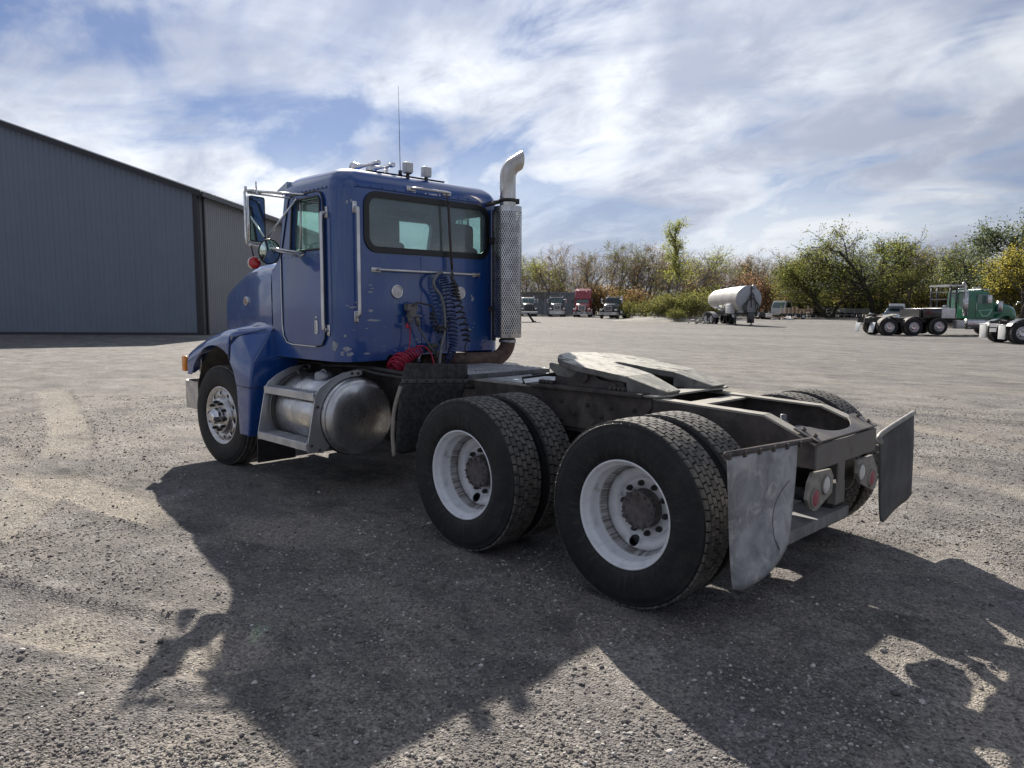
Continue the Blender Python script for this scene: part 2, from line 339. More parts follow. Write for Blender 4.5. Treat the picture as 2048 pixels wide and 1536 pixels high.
# ------------------------------------------------------------------ ground
def ground_material():
    m = bpy.data.materials.new('gravel_ground'); m.use_nodes = True
    nt = m.node_tree; N = nt.nodes.new; L = nt.links.new; b = nt.nodes['Principled BSDF']; b.inputs['Roughness'].default_value = 0.88; b.inputs['Specular IOR Level'].default_value = 0.35
    tc = N('ShaderNodeTexCoord')
    def mp(scl=(1, 1, 1), rot=0):
        n = N('ShaderNodeMapping'); n.inputs['Scale'].default_value = scl; n.inputs['Rotation'].default_value = (0, 0, rot); L(tc.outputs['Object'], n.inputs[0]); return n.outputs[0]
    def nz(vec, s, d=6, r=0.6, ds=0.0):
        n = N('ShaderNodeTexNoise'); n.inputs['Scale'].default_value = s; n.inputs['Detail'].default_value = d; n.inputs['Roughness'].default_value = r; n.inputs['Distortion'].default_value = ds
        L(vec, n.inputs['Vector']); return n.outputs[0]
    def rg(v, a, bb, ia=0, ib=1):
        n = N('ShaderNodeMapRange'); n.interpolation_type = 'SMOOTHSTEP'; n.inputs[1].default_value = a; n.inputs[2].default_value = bb; n.inputs[3].default_value = ia; n.inputs[4].default_value = ib; L(v, n.inputs[0]); return n.outputs[0]
    def mix(f, a, bb, mode='MIX'):
        n = N('ShaderNodeMix'); n.data_type = 'RGBA'; n.blend_type = mode
        if isinstance(f, float): n.inputs[0].default_value = f
        else: L(f, n.inputs[0])
        for i, v in ((6, a), (7, bb)):
            if isinstance(v, tuple): n.inputs[i].default_value = (*v, 1)
            else: L(v, n.inputs[i])
        return n.outputs[2]
    def mth0(op, a, c):
        n = N('ShaderNodeMath'); n.operation = op; L(a, n.inputs[0]); n.inputs[1].default_value = c; return n.outputs[0]
    def mth1(a, c):
        n = N('ShaderNodeMath'); n.operation = 'MULTIPLY_ADD'; L(c, n.inputs[0]); n.inputs[1].default_value = 22.0; L(a, n.inputs[2]); return n.outputs[0]
    flat = mp()
    patch = nz(flat, 0.45, 7, 0.62, 0.5); patch2 = nz(mp((1, 2.2, 1), 0.45), 0.8, 8, 0.62, 0.8); broad = nz(mp((1, 3.2, 1), 0.75), 0.05, 6, 0.6, 0.3); mid = nz(flat, 2.6, 8, 0.66, 0.4)
    track = nz(mp((0.30, 4.5, 1), -0.30), 1.5, 7, 0.62, 0.35)
    dist = N('ShaderNodeVectorMath'); dist.operation = 'DISTANCE'; L(tc.outputs['Object'], dist.inputs[0]); dist.inputs[1].default_value = (CAM.x, CAM.y, 0)
    grain = nz(mp((1, 1.6, 1), 0.78), 1.1, 12, 0.72, 0.2); streaks = nz(mp((0.16, 1.2, 1), 0.80), 0.8, 9, 0.62, 0.4)
    far = rg(mth1(dist.outputs['Value'], mid), 10, 48, 0, .9)
    col = mix(rg(patch, 0.42, 0.57), (0.144, 0.134, 0.136), (0.254, 0.232, 0.206))
    col = mix(rg(patch2, 0.52, 0.68, 0, .85), col, (0.096, 0.086, 0.088))
    col = mix(rg(mid, 0.52, 0.68, 0, .55), col, (0.276, 0.260, 0.242)); col = mix(rg(mid, 0.46, 0.34, 0, .6), col, (0.097, 0.091, 0.091))
    col = mix(rg(track, 0.55, 0.72, 0, 0.55), col, (0.256, 0.238, 0.216))
    col = mix(far, col, mix(rg(broad, 0.38, 0.62), (0.119, 0.116, 0.119), (0.186, 0.181, 0.180)))
    col = mix(rg(grain, 0.49, 0.36, 0, .85), col, (0.067, 0.065, 0.066)); col = mix(rg(grain, 0.51, 0.64, 0, .75), col, (0.282, 0.276, 0.270)); col = mix(rg(streaks, 0.55, 0.68, 0, .4), col, (0.258, 0.252, 0.246)); col = mix(rg(streaks, 0.42, 0.32, 0, .35), col, (0.094, 0.091, 0.091))
    at = N('ShaderNodeAttribute'); at.attribute_name = 'track'; col = mix(mth0('MULTIPLY', at.outputs['Fac'], 0.9), col, (0.30, 0.27, 0.23))
    v1 = N('ShaderNodeTexVoronoi'); v1.inputs['Scale'].default_value = 84; L(flat, v1.inputs['Vector'])
    v2 = N('ShaderNodeTexVoronoi'); v2.inputs['Scale'].default_value = 38; v2.inputs['Randomness'].default_value = 1; L(flat, v2.inputs['Vector'])
    s1 = N('ShaderNodeSeparateColor'); L(v1.outputs['Color'], s1.inputs[0]); s2 = N('ShaderNodeSeparateColor'); L(v2.outputs['Color'], s2.inputs[0])
    g1 = mix(s1.outputs[0], (0.45, 0.45, 0.46), (1.55, 1.53, 1.5)); col = mix(0.9, col, g1, 'MULTIPLY')
    g2 = mix(rg(s2.outputs[0], 0.55, 1.0), (0.92, 0.92, 0.92), (1.35, 1.34, 1.32)); col = mix(0.7, col, g2, 'MULTIPLY')
    col = mix(rg(nz(flat, 210, 3), 0.42, 0.62, 0, 0.5), col, (0.13, 0.125, 0.12))
    L(col, b.inputs['Base Color'])
    h1 = rg(v1.outputs['Distance'], 0.0, 0.7, 1, 0); h2 = rg(v2.outputs['Distance'], 0.0, 0.6, 1, 0)
    def mth(op, a, c):
        n = N('ShaderNodeMath'); n.operation = op
        for i, v in enumerate((a, c)):
            if isinstance(v, (int, float)): n.inputs[i].default_value = v
            else: L(v, n.inputs[i])
        return n.outputs[0]
    hh = mth('ADD', mth('MULTIPLY', h1, 0.55), mth('ADD', mth('MULTIPLY', mth('MULTIPLY', h2, rg(s2.outputs[1], .4, .9)), 0.8), mth('MULTIPLY', nz(flat, 9, 8, 0.65), 1.5)))
    bp = N('ShaderNodeBump'); bp.inputs['Strength'].default_value = 1.0; bp.inputs['Distance'].default_value = 0.012; L(hh, bp.inputs['Height']); L(bp.outputs[0], b.inputs['Normal'])
    return m
GROUNDM = ground_material()
def wav(x, y, seed, n, lo, hi):
    r = np.random.RandomState(seed); z = np.zeros_like(x)
    for _ in range(n):
        k = np.exp(r.uniform(np.log(lo), np.log(hi))); a = r.uniform(0, 2*pi); z += np.sin((x*np.cos(a)+y*np.sin(a))*k+r.uniform(0, 6.28))/np.sqrt(n)
    return z
TRACKS = [[(17, 2.2), (11, 2.6), (8.2, 2.75), (6.0, 2.65), (4.6, 2.45), (3.4, 2.2), (2.2, 1.7)], [(17, 4.0), (11, 4.4), (8.2, 4.5), (6.0, 4.4), (4.2, 4.1), (2.6, 3.7), (1.0, 3.0)], [(14, 0.6), (9, 1.6), (6.5, 2.3), (4.8, 3.0), (3.4, 3.9), (2.0, 5.2)],
          [(6, -7), (1, -4.4), (-2, -2.9), (-5, -1.5), (-9, 0.5)], [(5, -9), (0, -6.3), (-3, -4.8), (-7, -3)], [(-4.5, -3), (-2.6, -1.4), (-1.9, 0.4), (-1.7, 2.2), (-2.0, 4.0)]]
def track_field(x, y):
    """0..1 how far a spot lies inside a wheel track, and the relief it leaves"""
    t = np.zeros_like(x); h = np.zeros_like(x)
    for tr in TRACKS:
        P = np.array([tuple(q)[:2] for q in spline([(a, b, 0) for a, b in tr], 12)]); best = np.full(x.shape, 1e9); al = np.zeros_like(x); run = 0.0
        for a, b in zip(P[:-1], P[1:]):
            d = b-a; l2 = (d**2).sum(); k = np.clip(((x-a[0])*d[0]+(y-a[1])*d[1])/l2, 0, 1); dd = np.hypot(x-a[0]-k*d[0], y-a[1]-k*d[1]); m = dd < best; best = np.where(m, dd, best); al = np.where(m, run+k*np.sqrt(l2), al); run += np.sqrt(l2)
        q = best/.24; inn = np.clip((1.15-q)/.3, 0, 1); t = np.maximum(t, inn); h += np.where(q < 1.8, -.018*inn+.014*np.exp(-((q-1.25)/.22)**2)+.007*inn*np.sin(al*2*pi/.17+q*4), 0)
    return t, h
def ground_height(x, y):
    d = np.sqrt((x-CAM.x)**2+(y-CAM.y)**2); t = np.clip((d-52)/(125-52), 0, 1)
    near = np.clip(1-(d-4)/40, 0.0, 1)
    truck = np.exp(-np.maximum(0, np.abs(y)-1.3)**2*1.5)*np.exp(-np.maximum(0, np.abs(x-2.6)-3.4)**2*1.5)
    return 0.42*t*t*(3-2*t)+np.where(d < 22, track_field(x, y)[1], 0)*(1-truck)+near*(1-0.8*truck)*(0.008*wav(x, y, 3, 14, 1.2, 5)+0.0055*wav(x, y, 5, 22, 7, 26)-0.012)
def build_ground():
    rings = np.concatenate([np.linspace(0.05, 2, 12), np.geomspace(2.05, 14, 170), np.geomspace(14.3, 150, 60), np.geomspace(160, 3000, 24)])
    na = 900
    # angles denser towards the view direction
    t = np.linspace(-1, 1, na, endpoint=False); ang = YAW+pi*(0.32*t+0.68*t**3)
    A, Rr = np.meshgrid(ang, rings); x = CAM.x+Rr*np.cos(A); y = CAM.y+Rr*np.sin(A); z = ground_height(x, y)
    nr = len(rings); V = np.stack([x, y, z], -1).reshape(-1, 3)
    i = np.arange(nr-1)[:, None]*na; k = np.arange(na)[None, :]; k2 = (k+1) % na
    F = np.stack([i+k, i+na+k, i+na+k2, i+k2], -1).reshape(-1, 4)
    me = npmesh('ground', V, F, GROUNDM, True); at = me.attributes.new('track', 'FLOAT', 'POINT'); tf = track_field(x, y)[0]*np.clip(.5+.9*wav(x, y, 31, 10, 1, 5), 0, 1)*(Rr < 26); at.data.foreach_set('value', tf.astype(np.float32).ravel()); o = link('ground', me); tag(o, kind='structure'); return o
def npmesh(name, V, F, mat, smooth=False):
    me = bpy.data.meshes.new(name); k = F.shape[1]
    me.vertices.add(len(V)); me.vertices.foreach_set('co', np.ascontiguousarray(V, dtype=np.float32).ravel())
    me.loops.add(F.size); me.loops.foreach_set('vertex_index', np.ascontiguousarray(F, dtype=np.int32).ravel())
    me.polygons.add(len(F)); me.polygons.foreach_set('loop_start', np.arange(0, F.size, k, dtype=np.int32)); me.polygons.foreach_set('loop_total', np.full(len(F), k, dtype=np.int32))
    me.polygons.foreach_set('use_smooth', np.full(len(F), smooth)); me.materials.append(mat); me.update(calc_edges=True); return me
build_ground()
def stone_material():
    m = bpy.data.materials.new('loose_stone'); m.use_nodes = True; nt = m.node_tree; N = nt.nodes.new; L = nt.links.new; b = nt.nodes['Principled BSDF']; b.inputs['Roughness'].default_value = 0.82
    g = N('ShaderNodeNewGeometry'); r = N('ShaderNodeValToRGB'); L(g.outputs['Random Per Island'], r.inputs[0]); cr = r.color_ramp
    cr.elements[0].position = 0; cr.elements[0].color = (0.086, 0.079, 0.079, 1); cr.elements[1].position = 1; cr.elements[1].color = (0.58, 0.56, 0.53, 1)
    for p, c in ((0.3, (0.142, 0.129, 0.126, 1)), (0.6, (0.202, 0.182, 0.163, 1)), (0.88, (0.267, 0.251, 0.232, 1))):
        e = cr.elements.new(p); e.color = c
    L(r.outputs[0], b.inputs['Base Color']); return m
def build_gravel(n=105000):
    rs = np.random.RandomState(11)
    dep = np.maximum(.6, 2.1+(rs.rand(n*3)**1.5)*11.5-np.where(rs.rand(n*3) < .06, 1.4, 0)); u = np.where(rs.rand(n*3) < .8, (rs.rand(n*3)*2-1)*0.80, rs.normal(0, .95, n*3)); x = CAM.x+_gz_f.x*dep+_gz_r.x*u*dep; y = CAM.y+_gz_f.y*dep+_gz_r.y*u*dep
    dens = 0.5-.5*track_field(x, y)[0]+0.55*wav(x, y, 21, 12, 0.7, 3.0)+0.18*wav(x, y, 8, 12, 4, 10)
    keep = rs.rand(len(x)) < np.clip(dens, 0.10, 1)
    for wx, wy in ((0, .9), (1.342, .9), (5.161, 1.03), (0, -.9), (1.342, -.9), (5.161, -1.03)): keep &= ~((np.abs(x-wx) < .3) & (np.abs(y-wy) < .42))
    x = x[keep][:n]; y = y[keep][:n]; n = len(x); z = ground_height(x, y)
    ph = (1+5**.5)/2; I = np.array([(-1, ph, 0), (1, ph, 0), (-1, -ph, 0), (1, -ph, 0), (0, -1, ph), (0, 1, ph), (0, -1, -ph), (0, 1, -ph), (ph, 0, -1), (ph, 0, 1), (-ph, 0, -1), (-ph, 0, 1)])/1.9
    T = np.array([(0, 11, 5), (0, 5, 1), (0, 1, 7), (0, 7, 10), (0, 10, 11), (1, 5, 9), (5, 11, 4), (11, 10, 2), (10, 7, 6), (7, 1, 8), (3, 9, 4), (3, 4, 2), (3, 2, 6), (3, 6, 8), (3, 8, 9), (4, 9, 5), (2, 4, 11), (6, 2, 10), (8, 6, 7), (9, 8, 1)])
    s = np.clip(np.exp(rs.normal(np.log(0.0043), 0.45, n)), 0.0022, 0.020)
    P = I[None]*(1+rs.normal(0, .17, (n, 12, 1)))
    P = P*np.stack([rs.uniform(.75, 1.35, n), rs.uniform(.75, 1.25, n), rs.uniform(.45, .85, n)], -1)[:, None]*s[:, None, None]
    a = rs.rand(n)*6.28; ca, sa = np.cos(a)[:, None], np.sin(a)[:, None]
    X = P[..., 0]*ca-P[..., 1]*sa; Y = P[..., 0]*sa+P[..., 1]*ca; V = np.stack([X+x[:, None], Y+y[:, None], P[..., 2]+(z+s*0.25)[:, None]], -1).reshape(-1, 3)
    F = (T[None]+np.arange(n)[:, None, None]*12).reshape(-1, 3)
    o = link('loose_gravel', npmesh('loose_gravel', V, F, stone_material())); tag(o, 'loose grey gravel stones scattered over the yard', 'gravel', kind='stuff')
build_gravel()

# ------------------------------------------------------------------ steel building
def build_shed():
    C0 = gp(404, 42.6, 0.0); U = Vector((cos(radians(44.3)), sin(radians(44.3)), 0)); W = Vector((U.y, -U.x, 0))   # gable direction, side direction
    root = empty('steel_building', C0); tag(root, 'dark grey ribbed steel warehouse with low gable roof', 'warehouse')
    WALL = pm('charcoal_sheet', (0.145, 0.173, 0.228), (0.16, 0.19, 0.248), rough=0.40, scale=0.6, metal=0.1, rough2=0.5)
    WALL2 = pm('grey_sheet', (0.185, 0.192, 0.212), (0.205, 0.212, 0.232), rough=0.5, scale=0.6)
    TRIM = pm('black_trim', (0.022, 0.024, 0.03), rough=0.45)
    ROOF = pm('galvanised_roof', (0.62, 0.62, 0.62), (0.55, 0.55, 0.56), rough=0.32, metal=0.7, scale=2)
    H0, SL, HALF, LEN = 8.05, 0.347, 19.0, 66.0
    gw = 0.914
    def panel(name, org, d, nrm, h0, h1, mat):
        g = G(); prof = []; x = 0.0
        for k in range(3):
            prof += [(x, 0), (x+.215, 0), (x+.238, .02), (x+.272, .02), (x+.2946, 0)]; x += .3046
        prof.append((gw-0.004, 0)); vs = []
        for (px, pd) in prof:
            hh = h0+(h1-h0)*px/gw; b = org+d*px+nrm*pd
            vs += [b+Vector((0, 0, .02)), b+Vector((0, 0, hh))]
        fs = [(2*i, 2*i+2, 2*i+3, 2*i+1) for i in range(len(prof)-1)]
        g.add([v-C0 for v in vs], fs); return g.mesh(name, mat)
    ng = int(2*HALF/gw)
    for i in range(ng):
        s0 = i*gw; s1 = s0+gw; f = lambda s: H0+SL*min(s, 2*HALF-s)
        link('wall_panel', panel('wall_panel', C0+U*s0, U, -W, f(s0)-.05, f(s1)-.05, WALL), root)
    me = panel('side_wall_panel', C0.copy(), W, -U, H0-.05, H0-.05, WALL2)
    for i in range(int(LEN/gw)):
        o = link('wall_panel', me, root); o.location = W*(i*gw)
    # back boxes so the shed is solid
    g = G(); D = Vector((0, 0, 1)); fa = lambda s: H0+SL*min(s, 2*HALF-s)
    a = [U*.06+W*.06, U*(2*HALF)+W*.06, U*(2*HALF)+W*LEN, U*.06+W*LEN]
    g.add([p for p in a]+[p+D*(H0-.1) for p in a], [(0, 1, 5, 4), (1, 2, 6, 5), (2, 3, 7, 6), (3, 0, 4, 7)]); g.build('liner_wall', WALL, root)
    # corner post
    g = G(); g.box((0, 0, 0), (.28, .28, H0), 0, Matrix.Rotation(atan2(U.y, U.x), 3, 'Z')); o = g.build('corner_trim', TRIM, root); o.location = D*(H0/2)-(U+W)*0.0+(U+W)*.08-Vector((0, 0, .02))
    g = G(); g.box((0, 0, 0), (.14, .14, H0-.2), 0, Matrix.Rotation(atan2(U.y, U.x), 3, 'Z')); o = g.build('downspout', TRIM, root); o.location = D*(H0/2-.1)-U*.16+W*.5
    # base trim
    g = G(); g.box((0, 0, 0), (2*HALF, .06, .14), 0, Matrix.Rotation(atan2(U.y, U.x), 3, 'Z')); o = g.build('base_trim', TRIM, root); o.location = U*HALF-W*.05+D*.07
    # roof slabs with overhang, rake and eave trims
    ov = 0.28; th = 0.10
    for s in (0, 1):
        e0 = -0.35 if s == 0 else 2*HALF+.35; e1 = HALF
        z0 = H0-.35*SL; z1 = H0+SL*HALF; pts = []
        for w in (-ov, LEN+ov):
            pts += [U*e0+W*w+D*z0, U*e1+W*w+D*z1]
        v = pts+[p+D*th for p in pts]; g = G(); g.add(v, [(0, 1, 3, 2), (4, 6, 7, 5), (0, 2, 6, 4), (1, 5, 7, 3), (0, 4, 5, 1), (2, 3, 7, 6)])
        rf = g.build('roof_slope', ROOF, root, fixn=True)
        # raised seams on the sheet
        if s == 0:
            g = G(); k = 0
            w = -ov
            while w < LEN:
                p0 = U*e0+W*w+D*(z0+th); p1 = U*e1+W*w+D*(z1+th); g.add([p0, p1, p1+D*.05, p0+D*.05, p0+W*.04, p1+W*.04, p1+W*.04+D*.05, p0+W*.04+D*.05], [(0, 1, 2, 3), (4, 7, 6, 5), (3, 2, 6, 7), (0, 3, 7, 4)]); w += 0.61
            g.build('roof_seam', ROOF, rf)
        g = G(); nrm = Vector((0, 0, -.30)); q0 = U*e0-W*(ov+.02)+D*(z0+th*.85); q1 = U*e1-W*(ov+.02)+D*(z1+th*.85)
        g.add([q0, q1, q1+nrm, q0+nrm]+[p-W*.05 for p in (q0, q1, q1+nrm, q0+nrm)], [(0, 1, 2, 3), (4, 7, 6, 5), (0, 4, 5, 1), (3, 2, 6, 7), (0, 3, 7, 4)]); g.build('rake_trim', TRIM, root, fixn=True)
    g = G(); p0 = -U*.37-W*ov+D*(H0-.35*SL+.05); p1 = p0+W*(LEN+2*ov); g.add([p0, p1, p1-D*.26, p0-D*.26]+[p-U*.12 for p in (p0, p1, p1-D*.26, p0-D*.26)], [(0, 1, 2, 3), (4, 7, 6, 5), (0, 4, 5, 1), (3, 2, 6, 7), (0, 3, 7, 4)])
    g.build('gutter', TRIM, root, fixn=True)
build_shed()

# ------------------------------------------------------------------ wheels
def tyre_mesh():
    prof = [(.286, .112), (.296, .121), (.304, .124), (.312, .1245), (.315, .128), (.34, .1345), (.372, .1395), (.40, .1405), (.425, .1395), (.445, .137), (.452, .1375), (.458, .1355), (.478, .1305), (.490, .1255), (.494, .127), (.499, .1225), (.503, .114), (.503, .06), (.504, 0)]
    prof = prof+[(r, -y) for r, y in reversed(prof[:-1])]
    g = G(); g.lathe(prof, 72); return g.mesh('tyre', RUBBER)
def block(g, poly, r0, r1, tp=0.002):
    n = len(poly); ca = sum(a for a, _ in poly)/n; cy = sum(y for _, y in poly)/n; vs = []
    for a, y in poly: vs.append((r0*cos(a), y, r0*sin(a)))
    for a, y in poly:
        a2 = a+(ca-a)*.06; y2 = y+(cy-y)*.06; vs.append((r1*cos(a2), y2, r1*sin(a2)))
    g.add(vs, [tuple(range(n, 2*n))]+[(i, (i+1) % n, n+(i+1) % n, n+i) for i in range(n)])
def tread_brick():
    g = G(); N = 58; st = 2*pi/N
    for row, (y0, y1) in enumerate(((-.113, -.079), (-.074, -.040), (-.035, -.003), (.003, .035), (.040, .074), (.079, .113))):
        for k in range(N):
            a0 = (k+.5*(row % 2))*st; a1 = a0+st*.87; sk = .012*(1 if row in (1, 4) else -1)
            block(g, [(a0, y0), (a1, y0), (a1+sk, y1), (a0+sk, y1)], .500, .516 if 0 < row < 5 else .514)
    bm = None; me = g.mesh('tread', TREAD); return me
def tread_hex():
    g = G(); N = 50; st = 2*pi/N
    for row, y in enumerate((-.063, -.021, .021, .063)):
        for k in range(N):
            a0 = (k+.5*(row % 2))*st; h = .0185; w = st*.42; m = a0+st/2
            w = st*.465; h = .0198; block(g, [(m-w, y-h*.3), (m-w*.7, y-h), (m+w*.9, y-h*.92), (m+w, y+h*.3), (m+w*.7, y+h), (m-w*.9, y+h*.92)], .500, .516)
    for s in (-1, 1):
        for k in range(N):
            a0 = (k+.25)*st; block(g, [(a0, s*.088), (a0+st*.93, s*.088), (a0+st*.9, s*.115), (a0+st*.03, s*.115)], .500, .514)
    return g.mesh('tread', TREAD)
def tread_rib():
    g = G(); N = 90
    for y0, y1 in ((-.114, -.078), (-.070, -.028), (-.020, .020), (.028, .070), (.078, .114)):
        prof = [(.500, y0), (.514, y0+.003), (.516, (y0+y1)/2), (.514, y1-.003), (.500, y1)]; g.lathe(prof, N)
    return g.mesh('tread', TREAD)
TY, TB, TH, TR = tyre_mesh(), tread_brick(), tread_hex(), tread_rib()
def disc(g, r0, r1, holes, fy, t, n=64, mi=0):
    """annular disc with holes, height along Y a function of the radius"""
    b = G(); inner = circ(0, 0, r0, n); outer = circ(0, 0, r1, n); mids = []
    b.plate(outer, [inner]+holes, t, ((0, 0, 0), (1, 0, 0), (0, 0, 1), (0, 1, 0)))
    vs = [(x, y+fy(sqrt(x*x+z*z)), z) for x, y, z in b.v]; g.add(vs, b.f, mi, True)
def rim_dish():
    g = G()
    g.lathe([(.298, .098), (.303, .116), (.303, .124), (.298, .127), (.292, .124), (.286, .112), (.281, .095), (.270, .088), (.264, .070), (.262, .028), (.255, .010), (.247, -.004), (.240, -.030), (.236, -.045), (.250, -.05), (.268, -.06), (.270, -.12), (.295, -.128), (.302, -.125), (.30, -.10)], 72)
    disc(g, .168, .2385, [circ(.205*cos(a), .205*sin(a), .031, 18) for a in (radians(-74), radians(206))][:1], lambda r: -.045-.045*((.2385-r)/.07)**1.3 if r < .2385 else -.045, -.012)
    g.lathe([(.170, -.104), (.170, -.088), (.166, -.082), (.160, -.086), (.104, -.086), (.104, -.10)], 56)
    return g.mesh('wheel', WHITEW)
def rim_plain():
    g = G(); g.lathe([(.298, .098), (.303, .12), (.298, .127), (.286, .112), (.266, .088), (.262, .02), (.24, -.03), (.17, -.085), (.10, -.085), (.0, -.085)], 48)
    g.lathe([(.24, -.03), (.262, -.06), (.27, -.12), (.302, -.125), (.30, -.1)], 48); return g.mesh('wheel', WHITEW)
def rim_alloy():
    g = G()
    g.lathe([(.298, .098), (.303, .116), (.303, .124), (.297, .128), (.288, .126), (.279, .117), (.270, .108), (.264, .104)], 72)
    disc(g, .190, .264, [circ(.233*cos(a), .233*sin(a), .0195, 16) for a in [2*pi*k/10+.2 for k in range(10)]], lambda r: .104+.008*((.264-r)/.07), -.014)
    g.lathe([(.191, .112), (.186, .118), (.182, .134), (.174, .144), (.160, .149), (.105, .150), (.10, .148), (.0, .148)], 64)
    g.lathe([(.264, .088), (.262, .0), (.262, -.10), (.295, -.12), (.302, -.12)], 48, mi=1); g.lathe([(.262, .05), (.20, .055), (.10, .055)], 32, mi=1)  # black barrel and added backing ring paint in the shade behind the holes
    return g.mesh('wheel', [STEEL, BLACK])
def nut_mesh(r, h, mat, n=6):
    g = G(); g.lathe([(r, 0), (r, h*.75), (r*.8, h), (r*.55, h), (r*.5, h*1.25), (0, h*1.25)], n, smooth=False); return g.mesh('wheel_nut', mat)
def hub_mesh():
    g = G(); g.lathe([(.112, -.088), (.108, -.06), (.101, -.036), (.103, -.030), (.108, -.026), (.108, -.014), (.102, -.008), (.078, -.007), (.074, -.011), (.03, -.011), (0, -.009)], 40)
    for k in range(12):
        a = 2*pi*k/12; g.cyl((.092*cos(a), -.008, .092*sin(a)), (.092*cos(a), .004, .092*sin(a)), .0085, 6)
        g.cyl((.110*cos(a+.26), -.022, .110*sin(a+.26)), (.118*cos(a+.26), -.022, .118*sin(a+.26)), .007, 6)
    return g.mesh('hub', HUBM)
def drum_mesh():
    g = G(); g.lathe([(.10, -.02), (.195, -.02), (.21, -.04), (.21, -.2), (.10, -.2)], 32); return g.mesh('brake_drum', DIRTY)
def cap_mesh():
    g = G(); g.lathe([(.082, .148), (.084, .165), (.080, .19), (.070, .215), (.055, .232), (.03, .242), (0, .245)], 8, smooth=False); return g.mesh('hub_cap', CHROME)
RD, RP, RA, NUT, NUTB, HUB, DRUM, CAP = rim_dish(), rim_plain(), rim_alloy(), nut_mesh(.0165, .03, DIRTY), nut_mesh(.0175, .034, BLACK), hub_mesh(), drum_mesh(), cap_mesh()
RNG = random.Random(5)
def wheel(kind, loc, rz, parent, tread, full=True):
    w = link('wheel', {'dish': RD, 'plain': RP, 'alloy': RA}[kind], parent); w.location = loc; sp = RNG.uniform(-.04, .04)
    w.rotation_euler = (0, 0, rz)
    def kid(n, me, rot=0.0, l=(0, 0, 0)):
        k = link(n, me, w); k.location = l; k.rotation_euler = (0, rot, 0); return k
    ty = kid('tyre', TY); kid('tread', tread, RNG.uniform(0, 3))
    if kind == 'dish':
        h = kid('hub', HUB); kid('brake_drum', DRUM, 0, (0, -.11, 0))
        if full:
            for k in range(10):
                a = 2*pi*k/10+.15; kid('wheel_nut', NUT, 0, (.1425*cos(a), -.086, .1425*sin(a)))
    if kind == 'alloy':
        kid('hub_cap', CAP); kid('brake_drum', DRUM, 0, (0, .06, 0))
        if full:
            for k in range(10):
                a = 2*pi*k/10+.15; kid('wheel_nut', NUTB, 0, (.1425*cos(a), .149, .1425*sin(a)))
    return w

